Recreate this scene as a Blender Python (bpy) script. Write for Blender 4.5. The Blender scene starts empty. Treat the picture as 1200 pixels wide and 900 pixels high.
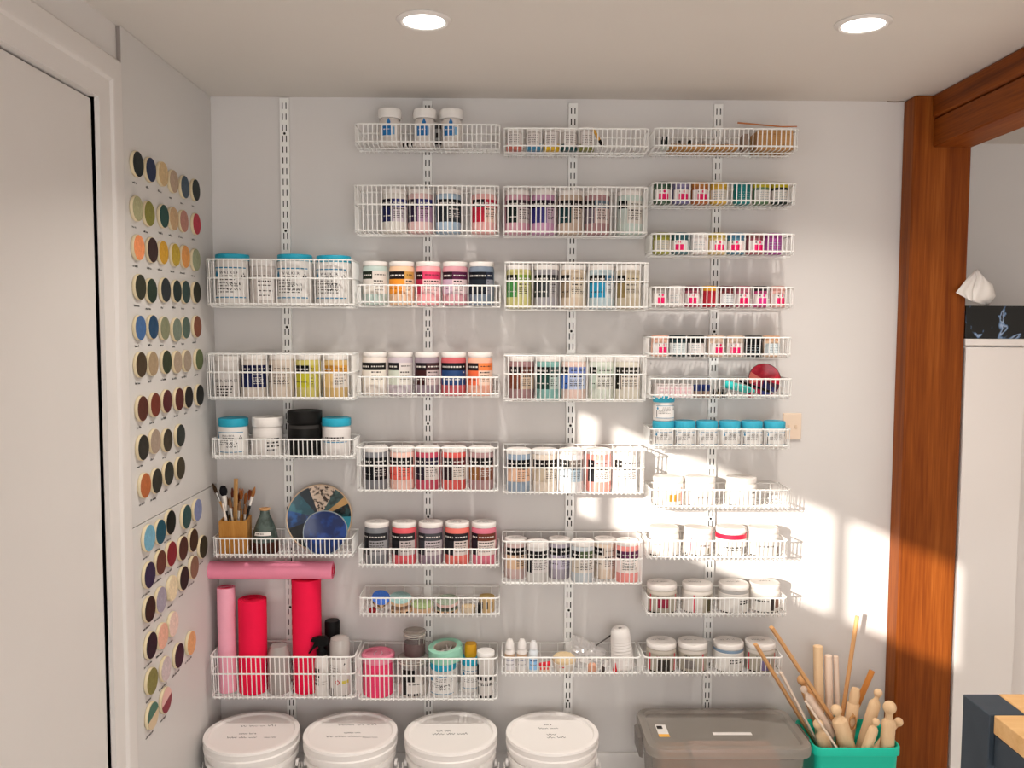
import bpy, math, random
from mathutils import Vector, Matrix, Quaternion
S = bpy.context.scene
COL = S.collection
PI = math.pi
sin, cos = math.sin, math.cos
rad = math.radians
RNG = random.Random(7)

# ------------------------------------------------------------------ camera
F = 1007.0
CAM = Vector((0.0, -2.83, 1.53))
PITCH = math.atan(65 / F)
YAW = math.atan(10 / F)
ROLL = rad(0.26)
_f = Vector((sin(YAW) * cos(PITCH), cos(YAW) * cos(PITCH), -sin(PITCH)))
_r0 = Vector((cos(YAW), -sin(YAW), 0))
_u0 = _r0.cross(_f)
_r = _r0 * cos(ROLL) + _u0 * sin(ROLL)
_u = _u0 * cos(ROLL) - _r0 * sin(ROLL)


def ray(px, py):
    return _f * F + _r * (px - 600) - _u * (py - 450)


def at(px, py, y):           # the point of the room seen at a pixel, in the plane y = const
    d = ray(px, py)
    return CAM + d * ((y - CAM.y) / d.y)


def atx(px, py, x):
    d = ray(px, py)
    return CAM + d * ((x - CAM.x) / d.x)


def atz(px, py, z):
    d = ray(px, py)
    return CAM + d * ((z - CAM.z) / d.z)


cd = bpy.data.cameras.new('camera')
cam = bpy.data.objects.new('camera', cd)
COL.objects.link(cam)
cd.sensor_width = 36
cd.lens = 36 * F / 1200
cd.clip_start = 0.05
m = Matrix((_r, _u, -_f)).transposed().to_4x4()
m.translation = CAM
cam.matrix_world = m
S.camera = cam


# --------------------------------------------------------------- materials
def lin(h, k=1.0):
    h = h.lstrip('#')
    o = []
    for i in (0, 2, 4):
        c = int(h[i:i + 2], 16) / 255
        c = c / 12.92 if c <= 0.04045 else ((c + 0.055) / 1.055) ** 2.4
        o.append(min(0.92, c * k))
    return (o[0], o[1], o[2], 1)


_M = {}


def mat(h, rough=0.5, k=1.25, metal=0.0, alpha=1.0, spec=0.25, emit=0.0):
    if sum(lin(h)[:3]) < .12 and alpha == 1:
        spec *= .35                      # near-black plastics and inks are duller
    key = (h, rough, k, metal, alpha, spec, emit)
    if key in _M:
        return _M[key]
    mt = bpy.data.materials.new('paint_' + h.strip('#'))
    mt.use_nodes = True
    b = mt.node_tree.nodes['Principled BSDF']
    b.inputs['Base Color'].default_value = lin(h, k)
    b.inputs['Roughness'].default_value = rough
    b.inputs['Metallic'].default_value = metal
    b.inputs['Alpha'].default_value = alpha
    b.inputs['Specular IOR Level'].default_value = spec
    if emit:
        b.inputs['Emission Color'].default_value = lin(h)
        b.inputs['Emission Strength'].default_value = emit
    _M[key] = mt
    return mt


def nodes_mat(name):
    mt = bpy.data.materials.new(name)
    mt.use_nodes = True
    nt = mt.node_tree
    return mt, nt, nt.nodes['Principled BSDF']


def ramp(nt, stops):
    r = nt.nodes.new('ShaderNodeValToRGB')
    e = r.color_ramp.elements
    while len(e) > 1:
        e.remove(e[-1])
    e[0].position, e[0].color = stops[0]
    for p, c in stops[1:]:
        q = e.new(p)
        q.color = c
    return r


def plaster(name, h, amp=0.02, scale=3.0, bump=0.03, rough=0.75):
    mt, nt, b = nodes_mat(name)
    tc = nt.nodes.new('ShaderNodeTexCoord')
    n = nt.nodes.new('ShaderNodeTexNoise')
    n.inputs['Scale'].default_value = scale
    n.inputs['Detail'].default_value = 4
    nt.links.new(tc.outputs['Object'], n.inputs['Vector'])
    c = lin(h)
    lo = tuple(max(0, v * (1 - amp)) for v in c[:3]) + (1,)
    hi = tuple(min(.95, v * (1 + amp)) for v in c[:3]) + (1,)
    r = ramp(nt, [(0.3, lo), (0.7, hi)])
    nt.links.new(n.outputs['Fac'], r.inputs['Fac'])
    nt.links.new(r.outputs['Color'], b.inputs['Base Color'])
    b.inputs['Roughness'].default_value = rough
    b.inputs['Specular IOR Level'].default_value = 0.25
    n2 = nt.nodes.new('ShaderNodeTexNoise')
    n2.inputs['Scale'].default_value = 180
    nt.links.new(tc.outputs['Object'], n2.inputs['Vector'])
    bp = nt.nodes.new('ShaderNodeBump')
    bp.inputs['Strength'].default_value = bump
    bp.inputs['Distance'].default_value = 0.002
    nt.links.new(n2.outputs['Fac'], bp.inputs['Height'])
    nt.links.new(bp.outputs['Normal'], b.inputs['Normal'])
    return mt


def wood(name, stops, stretch=(14, 14, 0.7), rough=0.4, fine=0.35):
    mt, nt, b = nodes_mat(name)
    tc = nt.nodes.new('ShaderNodeTexCoord')
    mp = nt.nodes.new('ShaderNodeMapping')
    mp.inputs['Scale'].default_value = stretch
    nt.links.new(tc.outputs['Object'], mp.inputs['Vector'])
    n = nt.nodes.new('ShaderNodeTexNoise')
    n.inputs['Scale'].default_value = 1.0
    n.inputs['Detail'].default_value = 5
    n.inputs['Roughness'].default_value = 0.6
    n.inputs['Distortion'].default_value = 0.4
    nt.links.new(mp.outputs['Vector'], n.inputs['Vector'])
    mp2 = nt.nodes.new('ShaderNodeMapping')
    mp2.inputs['Scale'].default_value = tuple(s * 12 for s in stretch)
    nt.links.new(tc.outputs['Object'], mp2.inputs['Vector'])
    n2 = nt.nodes.new('ShaderNodeTexNoise')
    n2.inputs['Scale'].default_value = 1.0
    n2.inputs['Detail'].default_value = 3
    nt.links.new(mp2.outputs['Vector'], n2.inputs['Vector'])
    mx = nt.nodes.new('ShaderNodeMix')
    mx.data_type = 'FLOAT'
    mx.inputs['Factor'].default_value = fine
    nt.links.new(n.outputs['Fac'], mx.inputs[2])
    nt.links.new(n2.outputs['Fac'], mx.inputs[3])
    r = ramp(nt, stops)
    nt.links.new(mx.outputs[0], r.inputs['Fac'])
    nt.links.new(r.outputs['Color'], b.inputs['Base Color'])
    b.inputs['Roughness'].default_value = rough
    b.inputs['Specular IOR Level'].default_value = 0.15
    bp = nt.nodes.new('ShaderNodeBump')
    bp.inputs['Strength'].default_value = 0.12
    bp.inputs['Distance'].default_value = 0.002
    nt.links.new(n2.outputs['Fac'], bp.inputs['Height'])
    nt.links.new(bp.outputs['Normal'], b.inputs['Normal'])
    return mt


def speckle(name, base, spot, scale=260, thr=0.62, rough=0.3, mott=None):
    """glazed clay: a base colour, slow mottling towards a second tone, and spots"""
    mt, nt, b = nodes_mat(name)
    tc = nt.nodes.new('ShaderNodeTexCoord')
    n = nt.nodes.new('ShaderNodeTexNoise')
    n.inputs['Scale'].default_value = scale
    n.inputs['Detail'].default_value = 3
    nt.links.new(tc.outputs['Object'], n.inputs['Vector'])
    c0 = lin(base, 1.25)
    c1 = lin(spot, 1.25)
    r = ramp(nt, [(thr - .12, c0), (thr, c1)])
    nt.links.new(n.outputs['Fac'], r.inputs['Fac'])
    nt.links.new(r.outputs['Color'], b.inputs['Base Color'])
    b.inputs['Roughness'].default_value = rough
    return mt


# ------------------------------------------------------------ mesh builder
class MB:
    def __init__(self):
        self.v, self.f, self.mi, self.mats = [], [], [], []

    def m(self, mt):
        if mt not in self.mats:
            self.mats.append(mt)
        return self.mats.index(mt)

    def add(self, vs, fs, mt, T=None):
        b = len(self.v)
        k = self.m(mt)
        if T is not None:
            vs = [T @ Vector(p) for p in vs]
        self.v += [tuple(p) for p in vs]
        for q in fs:
            self.f.append(tuple(i + b for i in q))
            self.mi.append(k)
        return self

    def box(self, lo, hi, mt, T=None):
        (a, b, c), (d, e, g) = lo, hi
        vs = [(a, b, c), (d, b, c), (d, e, c), (a, e, c), (a, b, g), (d, b, g), (d, e, g), (a, e, g)]
        fs = [(0, 3, 2, 1), (4, 5, 6, 7), (0, 1, 5, 4), (1, 2, 6, 5), (2, 3, 7, 6), (3, 0, 4, 7)]
        return self.add(vs, fs, mt, T)

    def tube(self, pts, r, mt, n=6, T=None, closed=False, r1=None):
        pts = [Vector(p) for p in pts]
        N = len(pts)
        vs, fs = [], []
        prev = None
        for i, p in enumerate(pts):
            if closed:
                t = (pts[(i + 1) % N] - pts[i - 1]).normalized()
            elif i == 0:
                t = (pts[1] - p).normalized()
            elif i == N - 1:
                t = (p - pts[-2]).normalized()
            else:
                t = ((p - pts[i - 1]).normalized() + (pts[i + 1] - p).normalized())
                t = t.normalized() if t.length > 1e-6 else (pts[i + 1] - p).normalized()
            if prev is None:
                a = Vector((0, 0, 1)) if abs(t.z) < 0.9 else Vector((1, 0, 0))
                x = t.cross(a).normalized()
            else:
                x = prev - t * prev.dot(t)
                x = x.normalized() if x.length > 1e-6 else t.orthogonal().normalized()
            prev = x
            y = t.cross(x)
            rr = r if r1 is None else r + (r1 - r) * i / (N - 1)
            for k in range(n):
                a = 2 * PI * k / n
                vs.append(p + x * (cos(a) * rr) + y * (sin(a) * rr))
        for i in range(N if closed else N - 1):
            j = (i + 1) % N
            for k in range(n):
                l = (k + 1) % n
                fs.append((i * n + k, i * n + l, j * n + l, j * n + k))
        if not closed:
            fs.append(tuple(range(n - 1, -1, -1)))
            fs.append(tuple((N - 1) * n + k for k in range(n)))
        return self.add(vs, fs, mt, T)

    def lathe(self, prof, mt, n=24, T=None, sx=1, sy=1, close=False):
        """prof: (r, z) list, bottom to top on the outside; ends with r = 0 are caps"""
        vs, fs, rows = [], [], []
        for (r, z) in prof:
            if r < 1e-6:
                rows.append([len(vs)])
                vs.append((0, 0, z))
            else:
                rows.append(list(range(len(vs), len(vs) + n)))
                vs += [(r * sin(2 * PI * k / n) * sx, -r * cos(2 * PI * k / n) * sy, z) for k in range(n)]
        pr = list(zip(rows, rows[1:]))
        if close:
            pr.append((rows[-1], rows[0]))
        for A, B in pr:
            for k in range(n):
                l = (k + 1) % n
                if len(A) == 1 and len(B) == 1:
                    continue
                if len(A) == 1:
                    fs.append((A[0], B[l], B[k]))
                elif len(B) == 1:
                    fs.append((A[k], A[l], B[0]))
                else:
                    fs.append((A[k], A[l], B[l], B[k]))
        return self.add(vs, fs, mt, T)

    def cyl_rect(self, R, a0, a1, z0, z1, mt, T=None, R1=None):
        """a rectangle wrapped on a cylinder; angle 0 faces -y, degrees"""
        n = max(1, int(abs(a1 - a0) / 9))
        R1 = R if R1 is None else R1
        vs, fs = [], []
        for i in range(n + 1):
            a = rad(a0 + (a1 - a0) * i / n)
            vs += [(R * sin(a), -R * cos(a), z0), (R1 * sin(a), -R1 * cos(a), z1)]
        for i in range(n):
            fs.append((2 * i, 2 * i + 2, 2 * i + 3, 2 * i + 1))
        return self.add(vs, fs, mt, T)

    def cyl_poly(self, R, pts, mt, T=None):
        vs = [(R * sin(s / R), -R * cos(s / R), z) for s, z in pts]
        return self.add(vs, [tuple(range(len(vs)))], mt, T)

    def prism(self, loops, mt, cap0=True, cap1=True, T=None):
        n = len(loops[0])
        vs = [p for L in loops for p in L]
        fs = []
        for i in range(len(loops) - 1):
            for k in range(n):
                l = (k + 1) % n
                fs.append((i * n + k, i * n + l, (i + 1) * n + l, (i + 1) * n + k))
        if cap0:
            fs.append(tuple(range(n - 1, -1, -1)))
        if cap1:
            b = (len(loops) - 1) * n
            fs.append(tuple(b + k for k in range(n)))
        return self.add(vs, fs, mt, T)

    def squiggle(self, o, ux, uy, length, h, rng, mt, w=0.0009, off=None):
        """a line of handwriting as thin flat ribbons in the plane ux, uy"""
        o, ux, uy = Vector(o), Vector(ux).normalized(), Vector(uy).normalized()
        x = 0.0
        while x < length:
            wl = rng.uniform(1.6, 4.0) * h
            wl = min(wl, length - x)
            k = max(3, int(wl / (h * 0.42)))
            pts = []
            for i in range(k + 1):
                yy = (0.0 if i % 2 else 1.0) * h * rng.uniform(.45, 1.0) * (1 if rng.random() < .8 else 1.35)
                pts.append(o + ux * (x + wl * i / k) + uy * yy)
            for p, q in zip(pts, pts[1:]):
                d = (q - p)
                if d.length < 1e-6:
                    continue
                nn = ux.cross(uy)
                s = d.normalized().cross(nn) * (w / 2)
                self.add([p - s, q - s, q + s, p + s], [(0, 1, 2, 3)], mt)
            x += wl + h * 0.7
        return self

    def mesh(self, name, sharp=35):
        me = bpy.data.meshes.new(name)
        me.from_pydata(self.v, [], self.f)
        for mt in self.mats:
            me.materials.append(mt)
        me.polygons.foreach_set('material_index', self.mi)
        me.polygons.foreach_set('use_smooth', [True] * len(self.f))
        me.update()
        me.validate()
        me.set_sharp_from_angle(angle=rad(sharp))
        return me

    def build(self, name, parent=None, loc=None, rot=None, bevel=0, sharp=35):
        return link(name, self.mesh(name, sharp), parent, loc, rot, bevel)


def link(name, me, parent=None, loc=None, rot=None, bevel=0):
    o = bpy.data.objects.new(name, me)
    COL.objects.link(o)
    if parent:
        o.parent = parent
    if loc is not None:
        o.location = loc
    if rot is not None:
        o.rotation_euler = rot
    if bevel:
        b = o.modifiers.new('edge', 'BEVEL')
        b.width = bevel
        b.segments = 2
        b.limit_method = 'ANGLE'
        b.angle_limit = rad(40)
    return o


LABELS = set()


def tag(o, label, cat, group=None):
    n = len(label.replace(',', ' ').split())
    if not 4 <= n <= 16 or label in LABELS:
        print('LBL', n, label in LABELS, label)
    LABELS.add(label)
    o['label'] = label
    o['category'] = cat
    if group:
        o['group'] = group
    return o


def thing(name, label, cat, loc, rz=0, group=None, q=None):
    o = bpy.data.objects.new(name, None)
    o.empty_display_size = 0.02
    COL.objects.link(o)
    o.location = loc
    if q is not None:
        o.rotation_mode = 'QUATERNION'
        o.rotation_quaternion = q
    else:
        o.rotation_euler = (0, 0, rz)
    return tag(o, label, cat, group)


def struct(o, label=None):
    o['kind'] = 'structure'
    if label:
        o['label'] = label
    return o


_TXT = {}


def text_polys(s, size, spacing=1.0):
    """the built-in font as 2-D polygons, centred on x = 0, baseline 0"""
    key = (s, size, spacing)
    if key not in _TXT:
        c = bpy.data.curves.new('t', 'FONT')
        c.body = s
        c.size = size
        c.align_x = 'CENTER'
        c.space_character = spacing
        c.resolution_u = 1
        o = bpy.data.objects.new('t', c)
        COL.objects.link(o)
        dg = bpy.context.evaluated_depsgraph_get()
        dg.update()
        me = o.evaluated_get(dg).to_mesh()
        vs = [(v.co.x, v.co.y) for v in me.vertices]
        fs = [tuple(p.vertices) for p in me.polygons]
        o.evaluated_get(dg).to_mesh_clear()
        bpy.data.objects.remove(o)
        bpy.data.curves.remove(c)
        _TXT[key] = (vs, fs)
    return _TXT[key]


def cyl_text(mb, R, s, size, s0, z0, mt, spacing=1.0, T=None):
    vs, fs = text_polys(s, size, spacing)
    mb.add([(R * sin((s0 + x) / R), -R * cos((s0 + x) / R), z0 + y) for x, y in vs], fs, mt, T)


def flat_text(mb, s, size, o, ux, uy, mt, spacing=1.0):
    vs, fs = text_polys(s, size, spacing)
    o, ux, uy = Vector(o), Vector(ux), Vector(uy)
    mb.add([o + ux * x + uy * y for x, y in vs], fs, mt)


def rrect(w, d, r, n=5, z=0.0, cx=0.0, cy=0.0):
    P = []
    for (sx, sy, a0) in ((1, 1, 0), (-1, 1, 90), (-1, -1, 180), (1, -1, 270)):
        for i in range(n + 1):
            a = rad(a0 + 90 * i / n)
            P.append((cx + sx * (w / 2 - r) + r * cos(a), cy + sy * (d / 2 - r) + r * sin(a), z))
    return P


def aim(p0, p1):
    return (Vector(p1) - Vector(p0)).to_track_quat('Z', 'Y')


WHITE = mat('f2efec', .45, 1.0)
WIRE = mat('f8f5f2', .35, 1.0, spec=.5)
LIDW = mat('f2eeea', .4, 1.0)
INK = mat('151415', .6, 1.0)
PAPER = mat('e9e2dc', .6, 1.0)
STEEL = mat('b8b5b0', .3, 1.0, metal=.9)
ORD = ['', 'first', 'second', 'third', 'fourth', 'fifth', 'sixth', 'seventh', 'eighth', 'ninth', 'tenth', 'eleventh']
# ------------------------------------------------------------------ the room
CEIL = at(650, 116, 0).z
XL = at(250, 300, 0).x - 0.012        # the bare left wall; the metal boards stand 12 mm proud of it
XB = XL + 0.012
YB = -4.5                             # how far the room runs behind the camera
XR = 3.4
M_WALL = plaster('wall_paint', 'dedad7', .012)
M_CEIL = plaster('ceiling_paint', 'ddd7d0', .012)
M_BOARD = plaster('board_enamel', 'd6d3d0', .01, rough=.4, bump=.0)
M_TRIM = plaster('trim_paint', 'dfdad6', .015, rough=.5)
M_FLOOR = wood('floor_boards', [(.3, lin('d2cdc8')), (.7, lin('e2deda'))], stretch=(8, .6, 8))
M_POST = wood('redwood', [(.28, lin('582808', 1.0)), (.43, lin('77390f', 1.0)), (.56, lin('8b4816', 1.0)), (.74, lin('a86228', 1.0))],
              stretch=(16, 16, .55), rough=.5)
M_BEAM = wood('redwood_beam', [(.28, lin('582808', 1.0)), (.43, lin('77390f', 1.0)), (.56, lin('8b4816', 1.0)), (.74, lin('a86228', 1.0))],
              stretch=(16, .55, 16), rough=.5)

pL = at(1059, 300, 0).x + 0.004
PX0 = at(1059, 118, 0).x
PX1 = at(1139, 173, -0.08).x
BX0 = at(1093, 120, -0.08).x
BZ0 = at(1110, 173, -0.08).z

w = MB().box((XL - .12, 0, -.02), (PX0 + .02, .12, CEIL + .02), M_WALL)
struct(w.build('wall_back'))
w = MB().box((PX0, .62, -.02), (XR, .74, CEIL + .02), M_WALL).box((PX0 + .02, 0, -.02), (PX0 + .10, .62, CEIL + .02), M_WALL)
struct(w.build('wall_alcove'))
struct(MB().box((XL - .2, YB, CEIL), (XR, .74, CEIL + .1), M_CEIL).build('ceiling'))
struct(MB().box((XL - .2, YB, -.06), (XR, .74, 0), M_FLOOR).build('floor'))

# left wall: door opening, then a long high window further back
D0, D1 = -0.775, -1.51                # the door opening (y)
DT = atx(122, 120, XL).z              # top of the opening
WY0, WY1, WZ0, WZ1 = -1.730, -3.75, 1.40, 1.785
w = MB()
w.box((XL - .12, D0, -.02), (XL, .12, CEIL + .02), M_WALL)
w.box((XL - .12, D1, DT), (XL, D0, CEIL + .02), M_WALL)
w.box((XL - .12, WY0, -.02), (XL, D1, CEIL + .02), M_WALL)
w.box((XL - .12, WY1, -.02), (XL, WY0, WZ0), M_WALL)
w.box((XL - .12, WY1, WZ1), (XL, WY0, CEIL + .02), M_WALL)
w.box((XL - .12, YB, -.02), (XL, WY1, CEIL + .02), M_WALL)
struct(w.build('wall_left'))
# unseen right wall and open rear wall, added and sized to shape the light
struct(MB().box((XR, YB, -.02), (XR + .12, .74, CEIL + .02), M_WALL).build('wall_right_light_block'))
w = MB().box((XL - .2, YB - .12, 1.95), (XR + .12, YB, CEIL + .1), M_WALL)
w.box((XL - .2, YB - .12, -.06), (XL + .25, YB, 1.95), M_WALL).box((2.05, YB - .12, -.06), (XR + .12, YB, 1.95), M_WALL)
struct(w.build('wall_rear_light_block'))
wf = MB()
for y in (-1.94, -3.074):
    wf.box((XL - .075, y - .018, WZ0), (XL - .045, y + .018, WZ1), M_TRIM)
struct(wf.build('window_1'))
# door leaf, a dark sheet painting the shade in its gap, and the moulded casing
d = MB().box((XL - .050, D1 + .005, .008), (XL - .006, D0 - .0035, DT - .005), plaster('door_paint', 'dcd7d3', .012, rough=.55))
struct(d.build('door_1', bevel=.002))
struct(MB().box((XL - .11, D1 - .02, 0), (XL - .08, D0 + .0, DT + .02), mat('2a2624', .8)).build('door_gap_shade'))
cs = MB()
cw, th = .115, .016
OY, OT = -0.655, atx(147, 91, XL).z
IY = -0.707


def casing_profile():
    # (distance from the opening edge, thickness)
    return [(0, .0), (0, .012), (.050, .014), (.056, .020), (.064, .022), (cw - .006, .018), (cw, .012), (cw, 0)]


P = casing_profile()
zs = OT - DT
# vertical leg near the boards and the head, mitred
def casing(name, pts_fn):
    mb = MB()
    vs, fs = [], []
    for q in P:
        vs += [pts_fn(q, 0), pts_fn(q, 1)]
    n = len(P)
    for i in range(n - 1):
        fs.append((2 * i, 2 * i + 2, 2 * i + 3, 2 * i + 1))
    fs.append(tuple(2 * i for i in range(n)))
    fs.append(tuple(2 * i + 1 for i in range(n - 1, -1, -1)))
    mb.add(vs, fs, M_TRIM)
    return struct(mb.build(name, sharp=25))


casing('trim_2', lambda q, e: (XL + q[1], D0 + q[0], 0.0 if e == 0 else DT + q[0]))
casing('trim_3', lambda q, e: (XL + q[1], (D0 + q[0]) if e == 0 else (D1 - q[0]), DT + q[0]))
casing('trim_4', lambda q, e: (XL + q[1], D1 - q[0], 0.0 if e == 0 else DT + q[0]))
# door stop inside the opening
st = MB().box((XL - .075, D0 - .0, 0), (XL - .0, D0 + .004, DT), M_TRIM)
struct(st.build('trim_5'))

# timber post and beam
struct(MB().box((PX0, -.08, 0), (PX1, -.0005, CEIL - .001), M_POST).build('trim_6', bevel=.006), 'reddish timber post')
BZM = CEIL - (CEIL - BZ0) * .45
struct(MB().box((BX0, YB + .3, BZM + .001), (PX1, -.081, CEIL - .001), M_BEAM).box((BX0 + .004, YB + .3, BZ0), (PX1, -.081, BZM - .001), M_BEAM).build('trim_7', bevel=.006), 'reddish timber beam under the ceiling')
# skirting along the back wall
sk = MB().prism([[(XL, 0, 0), (XL, -.014, 0), (XL, -.014, .082), (XL, -.008, .095), (XL, 0, .095)],
                 [(PX0, 0, 0), (PX0, -.014, 0), (PX0, -.014, .082), (PX0, -.008, .095), (PX0, 0, .095)]], M_TRIM)
struct(sk.build('baseboard_back'))

# hairline gap at the ceiling beside the post
struct(MB().tube([(PX0 - .055, -.002, CEIL - .001), (PX0 - .03, -.002, CEIL - .0025), (PX0, -.002, CEIL - .001)], .0016, mat('6a5240', .9), 5).build('trim_8'))

# ------------------------------------------------------ lights of the room
def downlight(px, py, label):
    p = atz(px, py, CEIL)
    t = thing('ceiling_downlight', label, 'light', (p.x, p.y, CEIL), group='recessed ceiling downlights')
    r = .0545
    MB().lathe([(r + .012, -.0005), (r + .012, -.003), (r + .002, -.008), (r - .004, -.006), (r - .004, -.0005)], M_TRIM, 40, close=True).build('trim_ring', t)
    MB().lathe([(0, -.005), (r - .004, -.005), (r - .004, -.0006), (0, -.0006)], mat('fff8ef', .5, emit=9.0), 40).build('diffuser', t)
    ld = bpy.data.lights.new('downlight_lamp', 'AREA')
    ld.shape = 'DISK'
    ld.size = .1
    ld.spread = rad(125)
    ld.energy = LAMP_W
    ld.color = (1.0, .93, .85)
    o = bpy.data.objects.new('downlight_lamp', ld)
    COL.objects.link(o)
    o.parent = t
    o.location = (0, 0, -.009)


LAMP_W = 6.8
downlight(497, 23, 'round white recessed downlight in the ceiling above the second wall standard')
downlight(1011.5, 27, 'round white recessed downlight in the ceiling close to the timber beam')

sd = bpy.data.lights.new('sun', 'SUN')
sd.energy = 5.8
sd.angle = rad(.8)
sd.color = (1.0, .92, .82)
so = bpy.data.objects.new('sun', sd)
COL.objects.link(so)
K = .70
so.rotation_mode = 'QUATERNION'
so.rotation_quaternion = Vector((K, 1, -.40 * K)).to_track_quat('-Z', 'Y')
so.location = (-3, -5, 3)
wd = bpy.data.worlds.new('sky')
S.world = wd
wd.use_nodes = True
bg = wd.node_tree.nodes['Background']
bg.inputs['Color'].default_value = (1.0, .985, .98, 1)
bg.inputs['Strength'].default_value = 2.7
S.view_settings.view_transform = 'Standard'
S.view_settings.look = 'None'
S.view_settings.gamma = 1
S.view_settings.use_curve_mapping = False
S.view_settings.exposure = 0.10

# --------------------------------------------------- boards with sample tiles
JZ = atx(160, 617, XB).z              # joint between upper and lower board
BY0 = -.652


def board(name, label, z0, z1):
    b = MB().box((XL + .0005, BY0, z0), (XB, -.0015, z1), M_BOARD).build(name, bevel=.001)
    MB().box((XL + .001, BY0 - .0012, z0 + .001), (XB - .0006, BY0 - .0002, z1 - .001), mat('9a918c', .6, 1)).build('edge_strip', b)
    return tag(b, label, 'board')


UP = board('magnetic_board', 'tall pale enamel board on the wall, reaching to the ceiling above nine rows of tiles', JZ + .0012, CEIL - .001)
LO = board('magnetic_board', 'lower pale enamel board beside the wire baskets, below the long joint', .02, JZ - .0012)
EDGE = mat('d6c7a6', .7, 1.15)
cap_rng = random.Random(3)
COLN = ['first', 'second', 'third', 'fourth', 'fifth', 'sixth']


def sample_row(spec, ox, oy, sc, r, rowname, bd, dense):
    for i, (zx, zy, col, name) in enumerate(spec):
        rr = r * RNG.uniform(.97, 1.03)
        # the pixel centre is that of the coloured face, which stands off the board
        p = atx(ox + zx / sc, oy + zy / sc, XB + .0105)
        t = thing('sample_tile', f'{name} round glaze tile, {COLN[i]} from the door, {rowname}', 'sample tile',
                  (XB + .0004, p.y, p.z), group='glaze sample tiles')
        T = Matrix(((0, 0, 1, 0), (1, 0, 0, 0), (0, 1, 0, 0), (0, 0, 0, 1)))
        th = .0095
        MB().lathe([(0, 0), (rr * .96, 0), (rr, .002), (rr, th - .002), (rr * .985, th - .0006), (0, th - .0004)], EDGE, 36, T=T).build('clay_body', t)
        if isinstance(col, tuple):
            mb = MB()
            n, q = 40, rr * .955
            for k, hx in enumerate(col):
                pts = []
                for j in range(n // 2 + 1):
                    a = PI * j / (n // 2) + (PI if k else 0) + .25
                    pts.append((th + .0006, q * cos(a), q * sin(a)))
                mb.add(pts, [tuple(range(len(pts)))], mat(hx, .3))
            mb.build('glaze_face', t)
        else:
            mm = col if not isinstance(col, str) else speckle('glaze_' + col, col, col, 200, .6)
            MB().lathe([(rr * .965, th - .0003), (rr * .95, th + .0006), (0, th + .001)],
                       tile_glaze(col), 36, T=T).build('glaze_face', t)
        # pencilled caption on the board under the tile
        c = MB()
        ln = cap_rng.uniform(.018, .040) if dense else cap_rng.uniform(.03, .055)
        c.squiggle((XB + .0006, p.y - ln / 2 - .006, p.z - rr - .017), (0, 1, 0), (0, 0, 1), ln, .0055, cap_rng, INK, .0016)
        c.build('caption', bd)


_TG = {}


def tile_glaze(h):
    if h not in _TG:
        l = lin(h)
        hi = tuple(min(1, v * 1.3 + .004) for v in l[:3])
        mt, nt, b = nodes_mat('glaze_' + h)
        tc = nt.nodes.new('ShaderNodeTexCoord')
        n = nt.nodes.new('ShaderNodeTexNoise')
        n.inputs['Scale'].default_value = 150
        n.inputs['Detail'].default_value = 4
        nt.links.new(tc.outputs['Object'], n.inputs['Vector'])
        r = ramp(nt, [(.35, tuple(v * 1.0 for v in l[:3]) + (1,)), (.75, hi + (1,))])
        nt.links.new(n.outputs['Fac'], r.inputs['Fac'])
        nt.links.new(r.outputs['Color'], b.inputs['Base Color'])
        b.inputs['Roughness'].default_value = .45
        b.inputs['Specular IOR Level'].default_value = .12
        _TG[h] = mt
    return _TG[h]


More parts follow.
